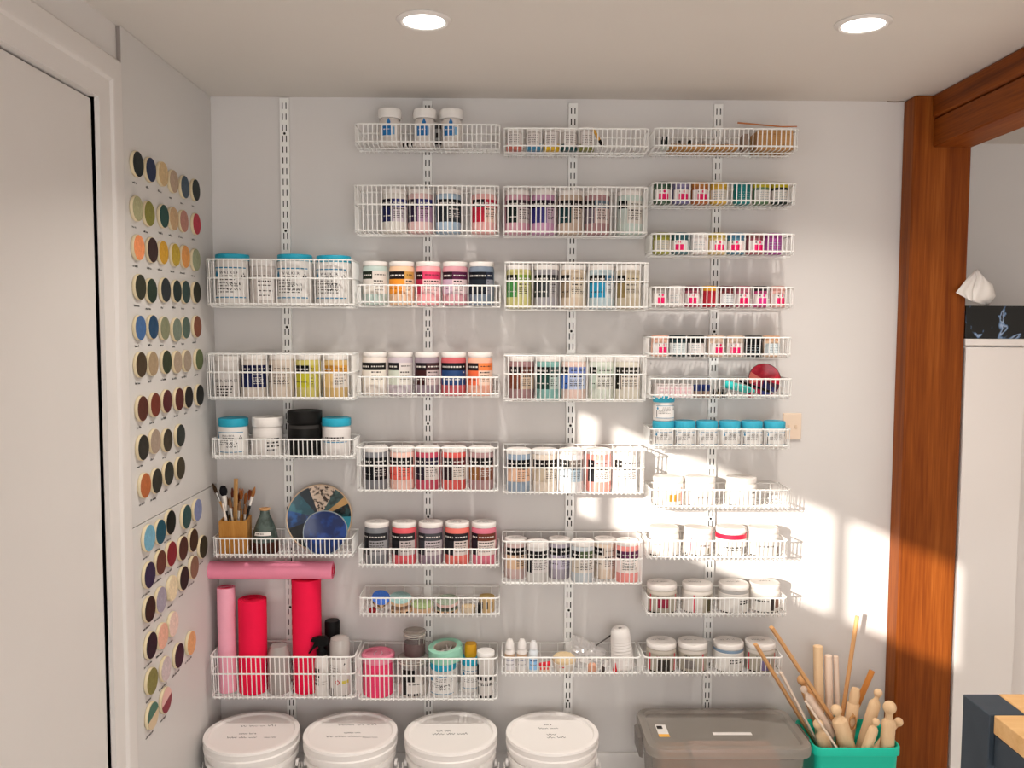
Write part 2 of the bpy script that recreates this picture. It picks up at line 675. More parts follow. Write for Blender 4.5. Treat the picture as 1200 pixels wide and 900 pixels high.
A = (140, 160, 3.458)
ROWS = [
    (A, 'the topmost row', [(78, 112, '121918', 'black-green'), (130, 135, '1a2746', 'navy'), (180, 152, 'c3a77c', 'sandy'), (223, 182, 'a8917b', 'taupe'), (268, 205, '3a4a58', 'slate blue'), (312, 217, '1b241f', 'dark green')]),
    (A, 'the second row', [(77, 292, 'a3a07a', 'pale sage'), (124, 313, '7d7a34', 'olive'), (183, 323, '21443d', 'deep teal'), (223, 333, 'b89873', 'tan'), (264, 343, 'ac7a6c', 'dusty rose'), (315, 355, 'b02f40', 'bright red')]),
    (A, 'the third row', [(82, 450, 'e88f5c', 'peach orange'), (137, 460, '35201f', 'dark maroon'), (181, 470, 'c0912c', 'mustard'), (230, 480, 'b29633', 'ochre'), (270, 487, 'd08f4e', 'amber'), (313, 500, '93987a', 'grey sage')]),
    (A, 'the fourth row', [(88, 610, '2d2e20', 'dark moss'), (134, 625, '1d2e20', 'forest green'), (190, 622, '20262b', 'charcoal'), (236, 627, '182826', 'pine black'), (272, 630, '2b3f3c', 'dull teal'), (316, 632, '25261a', 'black olive')]),
    (A, 'the fifth row', [(88, 775, '3f618f', 'mid blue'), (140, 772, '1e3e5c', 'deep blue'), (187, 777, '7b7d62', 'khaki'), (236, 783, '6f7a6b', 'grey green'), (272, 775, '4b5d51', 'fern grey'), (318, 770, '7a4632', 'rust')]),
    ((140, 390, 4.09), 'the sixth row', [(108, 153, '3e2f1e', 'dark brown'), (165, 148, '9a8468', 'tan'), (230, 140, '2c3520', 'dark green'), (282, 140, 'a3907c', 'taupe'), (328, 135, '9a8a78', 'grey beige'), (385, 128, '55603c', 'moss green')]),
    ((140, 390, 4.09), 'the seventh row', [(115, 363, '50291f', 'red brown'), (176, 345, '6b2f22', 'brick'), (232, 328, '4e1d1f', 'wine'), (290, 318, '52211c', 'dark red'), (335, 308, '1d1815', 'black'), (388, 298, '1c1d1a', 'black green')]),
    ((140, 390, 4.09), 'the eighth row', [(118, 550, '2b2720', 'brown black'), (176, 520, '9a8878', 'stone grey'), (234, 515, '332b1e', 'dark umber'), (296, 492, '262a26', 'charcoal')]),
    ((140, 390, 4.09), 'the ninth row', [(128, 732, 'a85f36', 'orange brown'), (183, 710, '2c2a22', 'dark olive'), (240, 673, '2a2a22', 'black olive'), (296, 648, '3a3222', 'bronze')]),
]
for (ox, oy, sc), nm, spec in ROWS:
    sample_row(spec, ox, oy, sc, .0335, nm[4:] + ' of upper board', UP, True)
B_ = (140, 570, 2.727)
ROWS2 = [
    ('the top row', [(98, 165, '6fa2b8', 'light blue'), (134, 145, '1d4a5a', 'petrol'), (166, 115, '151816', 'black'), (217, 97, '2c4a4a', 'sea green'), (252, 75, '7c84a8', 'lavender')]),
    ('the second row', [(99, 283, '2c2640', 'indigo'), (135, 243, '5a3226', 'chestnut'), (169, 215, '7a1f26', 'crimson'), (206, 198, '46241f', 'maroon'), (239, 172, '3a251a', 'dark brown'), (270, 193, '332d20', 'dark olive')]),
    ('the third row', [(100, 392, '2d1f18', 'brown black'), (136, 362, '9a93a0', 'speckled grey'), (173, 325, 'dcc9a8', 'cream'), (209, 293, '231a18', 'black'), (241, 258, '7e5c4a', 'cocoa')]),
    ('the fourth row', [(105, 508, '231b24', 'purple black'), (141, 478, 'dba791', 'peach pink'), (175, 440, 'dcc0b4', 'pale pink')]),
    ('the fifth row', [(107, 622, '7a7440', 'olive gold'), (151, 583, 'c2b2b2', 'pale lilac'), (193, 540, '35202c', 'plum'), (232, 500, 'd8a070', 'apricot')]),
    ('the bottom row', [(109, 732, ('3f6656', 'c3ad8c'), 'half green, half cream'), (152, 683, ('d3a9a0', '7d2a35'), 'half pink, half wine')]),
]
for nm, spec in ROWS2:
    sample_row(spec, *B_, .0355, nm[4:] + ' of lower board', LO, False)

# --------------------------------------------------------- slotted standards
SLOT_SHADE_SCREW = mat('2b2725', .9, 1.0)  # painted shade behind the slots, and the dark screw heads


def standard(px0, py0, px1, py1, label):
    a = at(px0, py0, -.012)
    b = at(px1, py1, -.012)
    x, z1, z0 = (a.x + b.x) / 2, a.z, b.z
    L = z1 - z0
    t = thing('wall_standard', label, 'shelf standard', (x, -.0005, z0), group='slotted wall standards')
    mb = MB()
    W, D = .0145, .0115
    mb.box((-W, -D, 0), (-W + .0015, 0, L), WIRE)
    mb.box((W - .0015, -D, 0), (W, 0, L), WIRE)
    s0, s1 = .0042, .0076          # the two slot columns run between these
    for lo, hi in ((-W, -s1), (-s0, s0), (s1, W)):
        mb.box((lo, -D - .0012, 0), (hi, -D, L), WIRE)
    pitch, sl = .0345, .020
    n = int(L / pitch)
    for k in range(n + 1):
        z = L - k * pitch
        zt, zb = min(L, z), max(0, z - (pitch - sl))
        if zt - zb < .001:
            continue
        for lo, hi in ((-s1, -s0), (s0, s1)):
            mb.box((lo, -D - .0012, zb), (hi, -D, zt), WIRE)
    z = L - (n + 1) * pitch + 0
    mb.build('channel', t)
    MB().box((-W + .0015, -D + .003, .001), (W - .0015, -.0005, L - .001), SLOT_SHADE_SCREW).build('channel_shade', t)  # dark fill painting the shade inside the hollow white channel
    for k in range(3, n, 9):
        z = L - k * pitch - (pitch - sl) / 2 - .001
        T = Matrix.Translation((0, -D - .0012, z)) @ Matrix.Rotation(rad(90), 4, 'X')
        MB().lathe([(.0042, 0), (.0036, .0012), (0, .0014)], SLOT_SHADE_SCREW, 12, T=T).build('screw', t)
    return x


SX = [None]
SX.append(standard(334, 115, 341, 862, 'first slotted white wall standard, nearest the tile boards, bare at its top'))
SX.append(standard(500, 118, 503, 862, 'second slotted white wall standard, behind the baskets of glaze jars'))
SX.append(standard(672, 121, 665, 862, 'third slotted white wall standard, above the last white pail'))
SX.append(standard(843, 122, 827, 862, 'fourth slotted white wall standard, above the grey storage tub'))

# outlet plate
p0, p1 = at(917, 484, 0), at(938, 515, 0)
op = thing('wall_outlet', 'beige outlet plate on the wall beside the small blue-lidded jars', 'outlet', ((p0.x + p1.x) / 2, 0, (p0.z + p1.z) / 2))
ow, oh = (p1.x - p0.x) / 2, (p0.z - p1.z) / 2
MB().box((-ow, -.008, -oh), (ow, -.0005, oh), mat('e2cdb8', .45, 1.1)).build('plate', op, bevel=.003)
for s in (-1, 1):
    MB().box((s * .012 - .004, -.0105, -.006), (s * .012 + .004, -.008, .006), mat('d8bfa6', .45, 1.1)).build('switch', op, bevel=.001)
# ------------------------------------------------------------- wire baskets
FY = -.150                                   # the plane of a basket's front
_BM = {}


def basket_meshes(kind, W):
    key = (kind, round(W, 3))
    if key in _BM:
        return _BM[key]
    H = .142 if kind == 'T' else .062
    fb, ft, bk = -.146, (-.156 if kind == 'T' else -.149), -.0185
    hw = W / 2
    R, r = .0027, .0017

    def ff(z):                               # front plane leans out a little
        return fb + (ft - fb) * z / H

    def u_rail(z, back):
        y = ff(z)
        c = .012
        pts = [(-hw, bk, z), (-hw, y + c, z), (-hw + .004, y + .004, z), (-hw + c, y, z), (hw - c, y, z), (hw - .004, y + .004, z), (hw, y + c, z), (hw, bk, z)]
        mb = MB()
        mb.tube(pts, R, WIRE, 7, closed=back)
        return mb
    out = []
    out.append(('top_rail', u_rail(H, True).mesh('top_rail', 60)))
    if kind == 'T':
        out.append(('middle_rail', u_rail(.085, False).mesh('middle_rail', 60)))
    out.append(('bottom_rail', u_rail(.010 if kind == 'S' else .006, True).mesh('bottom_rail', 60)))
    n = 30
    mb = MB()
    for i in range(n):
        x = -hw + .012 + (W - .024) * i / (n - 1)
        mb.tube([(x, ft - R, H), (x, fb - R, .004), (x, fb + .002, 0)], r, WIRE, 5)
    out.append(('front_wires', mb.mesh('front_wires', 60)))
    mb = MB()
    for i in range(n):
        x = -hw + .012 + (W - .024) * i / (n - 1)
        mb.tube([(x, fb + .002, 0), (x, bk, 0)], r, WIRE, 4)
    for y in (-.105, -.06):
        mb.tube([(-hw, y, -.003), (hw, y, -.003)], r * 1.2, WIRE, 5)
    out.append(('floor_wires', mb.mesh('floor_wires', 60)))
    mb = MB()
    bh = H if kind == 'T' else H
    for i in range(0, n, 4):
        x = -hw + .012 + (W - .024) * i / (n - 1)
        mb.tube([(x, bk + .001, 0), (x, bk + .001, bh)], r, WIRE, 4)
    mb.tube([(-hw + .012, bk + .001, H * .5), (hw - .012, bk + .001, H * .5)], r, WIRE, 4)
    out.append(('back_wires', mb.mesh('back_wires', 60)))
    for s in (-1, 1):
        mb = MB()
        for i in range(7):
            f = (i + .6) / 7.4
            z0 = .0
            mb.tube([(s * hw, bk + (fb - bk) * f, z0), (s * hw, bk + (ft - bk) * f, H)], r, WIRE, 4)
        out.append(('side_wires', mb.mesh('side_wires', 60)))
    mb = MB()                                # hook that hangs in the slots
    mb.box((-.010, bk - .004, H - .05), (.010, bk + .0045, H + .004), WIRE)
    out.append(('hanging_clip', mb.mesh('hanging_clip', 60)))
    _BM[key] = out
    return out


class Basket:
    pass


def basket(col, nth, L, by, kind, contents, W=.444, R=None):
    """L, by: pixel of the lower front corner"""
    p = at(L, by, FY)
    b = Basket()
    if R is not None:
        W = at(R, by, FY).x - p.x
    b.x, b.z, b.W, b.by = p.x + W / 2, p.z, W, by
    b.col, b.nth = col, nth
    b.where = f'{ORD[nth]} basket down the {ORD[col]} standard'
    t = thing('wire_basket', f'{"deep" if kind == "T" else "shallow"} white wire basket {contents}, {ORD[nth]} down the {ORD[col]} standard', 'wire basket',
              (b.x, 0, b.z), group='white wire baskets on the wall')
    for nm, me in basket_meshes(kind, W):
        o = link(nm, me, t)
        if nm == 'hanging_clip':
            o.location = (SX[col] - b.x, 0, 0)
    b.fz = b.z + .0022
    b.t = t
    return b


def bx(b, px, y):
    return at(px, b.by - 12, y).x


# ---------------------------------------------------------------- glaze jars
def dashes(mb, R, a0, a1, z, h, mt, rng, gap=4.0):
    a = a0
    while a < a1 - 2:
        l = min(rng.uniform(4, 13), a1 - a)
        mb.cyl_rect(R, a, a + l, z, z + h, mt)
        a += l + gap


JR = random.Random(11)
_JM = {}


def jar_shell(R, H, lh, body, lid, n=28, lr=None, k=1.25):
    """a straight-sided plastic pot (mesh pair) of radius R and height H with a lid of height lh"""
    key = (R, H, lh, body, lid, lr, k)
    if key not in _JM:
        lr_ = R * .985 if lr is None else lr
        b = MB().lathe([(0, 0), (R * .9, 0), (R * .97, .002), (R, .006), (R, H - lh - .010), (R * .975, H - lh - .004), (R * .93, H - lh), (R * .93, H - lh + .004), (0, H - lh + .004)], mat(body, .38, k), n)
        l = MB().lathe([(0, H - lh + .0045), (lr_ * .97, H - lh + .0005), (lr_, H - lh + .003), (lr_, H - .0035), (lr_ * .975, H - .001), (lr_ * .90, H), (lr_ * .86, H - .0014), (0, H - .0014)], mat(lid, .42, 1.05), n)
        _JM[key] = (b.mesh('jar_body'), l.mesh('lid'))
    return _JM[key]


def lid_writing(t, lid, R, H, rng, n=2):
    mb = MB()
    for i in range(n):
        ln = R * rng.uniform(.7, 1.15)
        mb.squiggle((-ln / 2 + rng.uniform(-.2, .2) * R, -.15 * R - i * R * .42 + R * .3, H - .0008), (1, rng.uniform(-.12, .12), 0), (0, 1, 0), ln, R * .17, rng, INK, .0011)
    mb.build('handwriting', lid)


def pint(b, px, desc, body, dk, tr, ll, rl, y=-.090, R=.0400, H=.136, split=-8, lid='e9e3de', write=0, k=1.25, cat='jar', rz=None):
    """tinted pint pot of glaze: white lid, wrapped label of four coloured fields with lines of print"""
    rng = JR
    rz = rng.uniform(-14, 14) if rz is None else rz
    t = thing('glaze_jar', f'{desc} in the {b.where}', cat, (bx(b, px, y), y, b.fz), rad(rz), group='pint jars of glaze')
    mbody, mlid = jar_shell(R, H, .0155, body, lid, k=k)
    link('jar_body', mbody, t)
    lo = link('lid', mlid, t)
    lb = MB()
    r0, r1, r2 = R + .0003, R + .0006, R + .0009
    A = 72
    lb.cyl_rect(r0, -A, split, .034, .080, mat(ll, .45, k))
    lb.cyl_rect(r0, split, A, .034, .080, mat(rl, .45, k))
    lb.cyl_rect(r0, -A, split, .080, .104, mat(dk, .45, 1.0))
    lb.cyl_rect(r0, split, A, .080, .104, mat(tr, .45, k))
    lt = mat('d9d2cc', .6, 1.0)
    ink = mat('3a3432', .6, 1.0)
    dark = sum(lin(rl)[:3]) < .55
    dashes(lb, r1, -A + 14, split - 4, .089, .005, lt, rng)
    if sum(lin(tr)[:3]) < .6:
        dashes(lb, r1, split + 6, A - 14, .090, .004, lt, rng)
    else:
        dashes(lb, r1, split + 10, A - 16, .092, .003, ink, rng)
    for i, z in enumerate((.072, .063, .057, .051, .045)):
        dashes(lb, r1, split + 6, A - rng.uniform(14, 34), z, .0022 if i else .004, lt if dark else ink, rng, 3)
    if rng.random() < .6:
        dashes(lb, r1, -A + 16, split - 6, .050, .003, lt if sum(lin(ll)[:3]) < .6 else ink, rng)
    lb.build('label', t)
    if write:
        lid_writing(t, lo, R, H, rng, write)
    return t


# ---- first standard
def logo_jar(b, px, desc, R, H, lh, lid='2ba3bf', y=None, body='e4dfda', z=None, hand=True, big=True, rz=0, lr=None):
    """white plastic jar with a blue screw lid and the blue-ruled supplier label: drop, name, triangle, lines"""
    y = -.084 if y is None else y
    t = thing('supply_jar', desc, 'jar', (bx(b, px, y), y, b.fz if z is None else z), rad(rz), group='white supply jars with blue lids')
    mbody, mlid = jar_shell(R, H, lh, body, lid, 32, lr, 1.0)
    link('jar_body', mbody, t)
    lo = link('lid', mlid, t)
    blue, ink = mat('2a86b0', .5, 1.0), mat('1d1c1d', .6, 1.0)
    lb = MB()
    r0, r1 = R + .0003, R + .0007
    z0, z1 = (H - lh) * .16, (H - lh) * .84
    zz = z1 - z0
    w = R * rad(62)
    lb.cyl_rect(r0, -62, 62, z0, z1, mat('ece8e4', .5, 1.0))
    for z_ in (z0, z1 - zz * .035):
        lb.cyl_rect(r1, -60, 60, z_, z_ + zz * .035, blue)
    # the blue drop
    ds = zz * .085
    cx, cz = -w * .80, z0 + zz * .76
    pts = [(cx + ds * cos(rad(a)), cz + ds * sin(rad(a))) for a in range(-210, 31, 20)] + [(cx, cz + 2.3 * ds)]
    lb.cyl_poly(r1, pts, blue)
    # the small black triangle of three
    cx = w * .80
    for (ox, oz) in ((0, .55), (-.6, -.5), (.6, -.5)):
        lb.cyl_poly(r1, [(cx + (ox - .5) * ds, cz + (oz - .45) * ds), (cx + (ox + .5) * ds, cz + (oz - .45) * ds), (cx + ox * ds, cz + (oz + .5) * ds)], ink)
    cyl_text(lb, r1, 'WALKER', zz * .13, 0, z0 + zz * .78, ink, 1.35)
    dashes(lb, r1, -22, 22, z0 + zz * .70, zz * .03, ink, JR, 2)
    lb.cyl_rect(r1, -56, -52, z0 + zz * .08, z0 + zz * .62, ink)
    for i in range(5 if big else 3):
        dashes(lb, r1, -44, 20 + JR.uniform(-14, 14), z0 + zz * (.58 - i * .10), zz * .028, ink, JR, 3)
    lb.build('label', t)
    if hand:
        mb = MB()
        for i in range(2):
            vs = MB().squiggle((0, 0, 0), (1, 0, 0), (0, 1, 0), R * .75, R * .16, JR, ink, .0016)
            mb.add([((R + .001) * sin((x - R * .1) / R), -(R + .001) * cos((x - R * .1) / R), z0 + zz * (.42 - i * .17) + yy) for x, yy, _ in vs.v], vs.f, ink)
        mb.build('handwriting', t)
    return t


b11 = basket(1, 1, 242, 358, 'T', 'holding three big blue-lidded jars', R=413)
logo_jar(b11, 273, 'big white jar with blue lid, nearest the tile boards in the first standard\'s top basket', .0530, .160, .020, rz=4)
logo_jar(b11, 346, 'big white jar with blue lid, standing before the first wall standard', .0550, .160, .022, rz=-3)
logo_jar(b11, 391.5, 'big white jar with blue lid, farthest from the tile boards in that top basket', .0550, .157, .022, rz=-6)


def plain_jar(b, px, name, label, R, H, lh, body, lid, y=-.084, lr=None, lines=None, ink='2b2829', k=1.0, cat='jar', z=None, rz=0, q=None, band=None, group=None):
    t = thing(name, label, cat, (bx(b, px, y), y, b.fz if z is None else z), rad(rz), group=group, q=q)
    mbody, mlid = jar_shell(R, H, lh, body, lid, 28, lr, k)
    link('jar_body', mbody, t)
    lo = link('lid', mlid, t)
    lb = MB()
    mi = mat(ink, .6, 1.0)
    for (a0, a1, f0, f1, h) in (band or []):
        lb.cyl_rect(R + .0003, a0, a1, f0 * (H - lh), f1 * (H - lh), mat(h, .5, 1.0 if lin(h)[0] < .1 else 1.15))
    for (a0, a1, f, hh) in (lines or []):
        dashes(lb, R + .0008, a0, a1, f * (H - lh), hh, mi, JR, 3)
    if lb.v:
        lb.build('label', t)
    return t, lo


def ptext(t, R, s, size, z, h='1d1c1d', s0=0):
    mb = MB()
    cyl_text(mb, R + .0009, s, size, s0, z, mat(h, .6, 1.0), 1.15)
    mb.build('lettering', t)


plain_jar(b11, 309, 'clear_jar', 'cloudy clear jar with faint print between two big blue-lidded jars', .0415, .142, .020, 'd3cbc6', 'ddd7d3', lr=.043,
          lines=[(-48, 60, .74, .003), (-8, 56, .60, .004), (-8, 50, .50, .003), (-4, 56, .36, .003), (-4, 44, .24, .003)], ink='5a5250',
          band=[(-12, 64, .14, .68, 'e2dcd8')])

b12 = basket(1, 2, 242, 468, 'T', 'holding two yellow jars', R=413)
t, _ = plain_jar(b12, 267, 'clear_jar', 'milky white jar with black block lettering beside the tile boards', .0410, .132, .016, 'd9d3ce', 'e3ddd8',
                 lines=[(-34, 40, .30, .004), (-34, 34, .22, .004), (-34, 38, .14, .004), (-34, 20, .06, .004)])
ptext(t, .0410, 'CLEAR GLAZE', .0125, .050)
pint(b12, 298, 'cream jar with full navy bands', 'c4bab0', '1d2040', '1d2040', '20244a', '20244a')
pint(b12, 330.5, 'pale beige jar with small black tag', 'c4b7aa', '1a1a20', 'c4b7aa', 'c1b5a9', 'c1b5a9', split=-24)
pint(b12, 361.5, 'chartreuse jar with black band', 'b8ae62', '16161a', 'b3a63c', 'b5b12a', 'b4ae50', split=26)
pint(b12, 393.5, 'golden yellow jar with white label', 'c0a26c', 'c0862a', 'c9923c', 'd2b27a', 'd3c8bd', split=-12)

b13 = basket(1, 3, 247.5, 538, 'S', 'holding a black tub among white jars', R=414)
logo_jar(b13, 274, 'small white jar with blue lid, beside the tile boards in a shallow basket', .0470, .122, .027, rz=-5, big=False)
t, _ = plain_jar(b13, 314, 'paint_pot', 'plain white pot with flared white lid between blue-lidded jar and black tub', .0460, .126, .030, 'e6e0db', 'ece7e2', lr=.0485,
                 lines=[(8, 58, .58, .005), (8, 54, .46, .005), (8, 58, .34, .005), (8, 50, .22, .005)], rz=4)
t, _ = plain_jar(b13, 357.5, 'black_tub', 'black plastic tub with black screw lid among white jars', .0525, .146, .040, '1a1918', '1c1b1a', lr=.0545,
                 band=[(-70, 70, .86, .96, '3a3836')], k=1.0)
t, _ = plain_jar(b13, 394.5, 'paint_pot', 'white pot with blue lid beside the black tub', .0450, .124, .026, 'e4deda', '2ba3bf', lr=.0465,
                 band=[(-50, 56, .48, .51, '2a86b0')], lines=[(-40, 40, .62, .004), (-40, 30, .54, .003)])

b14 = basket(1, 4, 249, 654, 'S', 'holding brushes, a bottle and two plates', R=412)
b15 = basket(1, 5, 247, 820, 'T', 'holding foam rolls and spray cans', R=416)

# ---- second standard
b21 = basket(2, 1, 415.5, 169, 'S', 'holding three white bottles')


def cap_bottle(b, px, label, y=-.085):
    R, H, lh = .0335, .118, .030
    t = thing('white_bottle', label, 'bottle', (bx(b, px, y), y, b.fz), group='white bottles with blue labels')
    MB().lathe([(0, 0), (R * .92, 0), (R, .004), (R, H - lh - .014), (R * .93, H - lh - .006), (R * .8, H - lh), (0, H - lh)], mat('e2dbd5', .4, 1.0), 28).build('bottle_body', t)
    MB().lathe([(0, H - lh + .0005), (R * 1.06, H - lh + .0005), (R * 1.1, H - lh + .006), (R * 1.1, H - .006), (R * 1.05, H - .001), (0, H)], LIDW, 28).build('cap', t)
    lb = MB()
    lb.cyl_rect(R + .0004, -46, 42, .026, .066, mat('e8e3df', .5, 1.0))
    lb.cyl_rect(R + .0008, -40, 18, .033, .062, mat('2b74b4', .5, 1.1))
    lb.cyl_rect(R + .0008, 20, 32, .036, .060, mat('7fb0d4', .5, 1.1))
    dashes(lb, R + .0012, -28, 8, .050, .003, PAPER, JR)
    ds = .006
    lb.cyl_poly(R + .0008, [(ds * cos(rad(a)), .073 + ds * sin(rad(a))) for a in range(-210, 31, 20)] + [(0, .073 + 2.2 * ds)], mat('2b74b4', .5, 1.1))
    lb.build('label', t)


cap_bottle(b21, 457, 'white bottle with blue square label, on its own at one end of the top basket')
cap_bottle(b21, 498, 'white bottle with blue square label, standing before the second standard')
cap_bottle(b21, 529, 'white bottle with blue square label, beside the small silver and black pot')
plain_jar(b21, 513.5, 'small_pot', 'tiny silver and black pot squeezed between two white bottles', .0105, .062, .012, '8d8a88', '3a3837', y=-.122,
          band=[(-80, 80, .05, .3, '1d1c1c'), (-40, 10, .45, .75, '2a2828')])
t = thing('label_tube', 'thin black and white tube lying between the white bottles', 'tube', (bx(b21, 478, -.1), -.1, b21.fz + .0062))
Tx = Matrix.Rotation(rad(90), 4, 'Y')
MB().lathe([(0, -.022), (.006, -.022), (.006, .022), (0, .022)], mat('d9d2cc', .5, 1.0), 16, T=Tx).build('barrel', t)
c = MB()
for x in (-.016, -.004, .009):
    c.lathe([(.0063, x), (.0063, x + .006)], INK, 16, T=Tx)
c.build('print_band', t)

b22 = basket(2, 2, 415.5, 272, 'T', 'half filled with four glaze jars')
pint(b22, 463, 'pale grey jar with navy label', 'c9c4bd', '1c1c28', '2a2c6a', '20224a', 'b9aeb5')
pint(b22, 493, 'pink-beige jar with purple label', 'c6a6a4', '241c2a', '2c2a66', '2a2036', '9b7a92')
pint(b22, 525.5, 'light blue jar with black label', '8fa3b5', '16181c', '1c1c1f', '22262b', '30353a')
pint(b22, 567, 'rosy jar with scarlet label', 'd3a09c', '231d22', 'b01e3a', 'b51f38', 'd4b4a6')
b23 = basket(2, 3, 418, 357.5, 'S', 'with five jars, the orange one second')
pint(b23, 440, 'pale aqua jar with white label', 'a9b8b2', '232b22', 'c9c0b8', 'c9c2ba', 'c9c2ba')
pint(b23, 471, 'peach jar with orange label', 'd8b394', '1d1717', 'b98a45', 'd98a2b', 'd3b59a', split=18)
pint(b23, 502, 'pink jar with hot pink label', 'd9979a', '2b161c', 'c8385d', '9c2242', 'd9b0b0', split=-26)
pint(b23, 533.5, 'dusty pink jar with plum label', 'c08a92', '2b1a22', '4a1c38', 'b59aac', 'c9b3b5')
pint(b23, 564.5, 'slate blue jar with dark label', '6d7987', '17191f', '272c3a', '20242c', '7f7f88', split=30)
b24 = basket(2, 4, 418, 465, 'S', 'with five jars, one labelled deep blue')
pint(b24, 439.5, 'white jar with black name band', 'd0c6bd', '1c1a1a', '1c1a1a', 'd5cdc2', 'd5cdc2')
pint(b24, 469.5, 'lilac grey jar with pale label', 'b3a7ad', '1f1b1f', 'c5bcb8', 'b9bdb0', 'c9c3bb')
pint(b24, 500.5, 'mauve jar with brown label', '8b7c85', '1e161a', '3a2426', '35191a', 'b9a8a6')
pint(b24, 531.5, 'red jar with deep blue label', 'b5565a', '15161b', '15161b', '1e3a66', '1e3a66', split=40)
pint(b24, 562.5, 'apricot jar with orange label', 'dba28c', '231a1c', 'd9753f', 'd4603a', 'd9b9a6')
b25 = basket(2, 5, 418, 577, 'T', 'filled with five red and grey jars')
pint(b25, 440.5, 'grey jar with black label', '77777b', '17171a', '17171a', '17171a', '1c1c20', write=1)
pint(b25, 471.5, 'pale peach jar with coral label', 'e0b5a8', '1b1719', '1b1719', 'dd5c50', 'dd6a5c', write=1)
pint(b25, 501.5, 'crimson jar with cream label', 'b04457', '1c1a26', '2a2038', '241d2a', 'c9bdb8', write=1)
pint(b25, 532, 'coral red jar with cream label', 'c8524c', '1c1719', '5a1d1f', '26191c', 'd0c4ba', write=1)
pint(b25, 564, 'mauve jar with gold-brown label', 'a07f7f', '1a1617', '1a1617', '8a5a2f', '7e4d39', write=1)
b26 = basket(2, 6, 420, 666, 'S', 'with five lid-marked jars above round tiles')
pint(b26, 442, 'steel grey jar with black label', '6f7074', '17171a', '2a2a2d', '1b1b1e', '8c8a8c', write=2, split=-20)
pint(b26, 474, 'coral jar with black label', 'c9535a', '191719', '2e2a2c', '222024', 'b4a8a6', write=2, split=-6)
pint(b26, 505, 'mauve grey jar with grey label', '83717d', '2a2a2f', '3c3c40', '35353a', 'b0a5a8', write=2, split=-20)
pint(b26, 536, 'salmon jar with black label', 'd2695f', '1b191b', '262326', '242226', 'c6b9b3', write=2, split=-6)
pint(b26, 567, 'rose pink jar with brown tab label', 'c4687a', '241b22', '5c2a1a', '2a2028', 'd2c4be', write=2, split=-24)
b27 = basket(2, 7, 421, 723.5, 'S', 'holding loose round test tiles')
b28 = basket(2, 8, 419.5, 822, 'T', 'with clamp jars and a tape roll')

# ---- third standard
b31 = basket(3, 1, 591, 174, 'S', 'part filled with small clear pots')


def test_pot(b, px, desc, paint, H=.066, R=.0262, y=-.098):
    t = thing('paint_pot', f'{desc} in the {b.where}', 'pot', (bx(b, px, y), y, b.fz), rad(JR.uniform(-15, 15)), group='small clear pots of paint')
    MB().lathe([(0, 0), (R * .92, 0), (R, .003), (R, .020), (0, .020)], mat(paint, .4), 24).build('paint_fill', t)
    MB().lathe([(R, .0203), (R, H - .014), (R * .93, H - .010), (0, H - .010)], mat('c5bdb8', .35, 1.1), 24).build('jar_body', t)
    MB().lathe([(0, H - .0095), (R, H - .0095), (R * 1.02, H - .006), (R * 1.0, H - .001), (0, H)], LIDW, 24).build('lid', t)
    lb = MB()
    lb.cyl_rect(R + .0004, -46, 46, .014, H - .016, mat('ddd5d1', .5, 1.05))
    for z in (.044, .036, .030, .024):
        dashes(lb, R + .0008, -36, 34, z, .002, mat('6d6563', .6, 1), JR, 4)
    lb.build('label', t)


test_pot(b31, 603, 'small clear pot of coral paint', 'bf6a5c')
test_pot(b31, 626, 'small clear pot of blue paint', '3c7fa4')
test_pot(b31, 646.5, 'small clear pot of yellow paint', 'd0a91a', .070)
test_pot(b31, 666.5, 'small clear pot of dark teal paint', '1f4647')
test_pot(b31, 686.5, 'small clear pot of olive paint', '75763a', .072)
t = thing('craft_knife', 'yellow handled tool leaning beside the small clear pots', 'tool', (bx(b31, 708, -.126), -.128, b31.fz + .0035), q=Quaternion((0, 1, 0), rad(-30)))
MB().tube([(0, 0, .006), (0, 0, .030)], .0050, mat('1f1d1c', .4, 1), 10).build('blade_sleeve', t)
MB().tube([(0, 0, .0302), (0, 0, .072)], .0046, mat('c9963a', .4), 10, r1=.0036).build('handle', t)

b32 = basket(3, 2, 590.5, 273.5, 'T', 'filled with five pink and beige jars')
pint(b32, 606.3, 'mauve pink jar with black label', 'b98a97', '17171a', '3f3038', '15211f', 'b3a6a4')
pint(b32, 637.0, 'orchid jar with violet label', 'b587a6', '1c1520', '2c1e30', '2f2a6e', 'b59aac', split=18)
pint(b32, 668, 'beige jar with dark teal label', 'b5a08f', '17171a', '24201e', '1d3a3c', 'b7a89a', split=4)
pint(b32, 699.5, 'dusty brown jar with slate label', 'a07a7c', '1d191c', '5b6a78', '6a5f6a', 'c0aca8')
pint(b32, 737.5, 'pale mint jar with small black tag', 'b9c6bf', '1d2222', 'c9c6be', 'b9c2bc', 'c6c0b8', split=-22)
b33 = basket(3, 3, 592, 361.5, 'T', 'filled with five green and grey jars')
pint(b33, 608, 'lime jar with green label', 'b9b374', '191a17', '6a8a2c', '3f8040', 'b5b27c')
pint(b33, 640.5, 'grey jar with black label', '8f8c90', '151516', '2c2c2e', '34383a', '8d898a', split=20)
pint(b33, 672, 'beige jar with tan label', 'c0ae98', '1f1c1a', 'b7a48c', '8f7c64', 'c5b7a4')
pint(b33, 704.5, 'pale blue jar with cyan label', 'a9b9be', '17191b', '3d6a86', '1f8ab0', 'b7bcc0', split=14)
pint(b33, 736, 'stone jar with khaki label', 'b3a690', '1d1b18', 'b7a88c', '86734a', 'b9ae9c')
b34 = basket(3, 4, 591, 470, 'T', 'filled with five jars, brown one first')
pint(b34, 611.5, 'mauve brown jar with rust label', '8c6c6c', '1d1718', '5a2a1c', '6a3420', 'b8a18c')
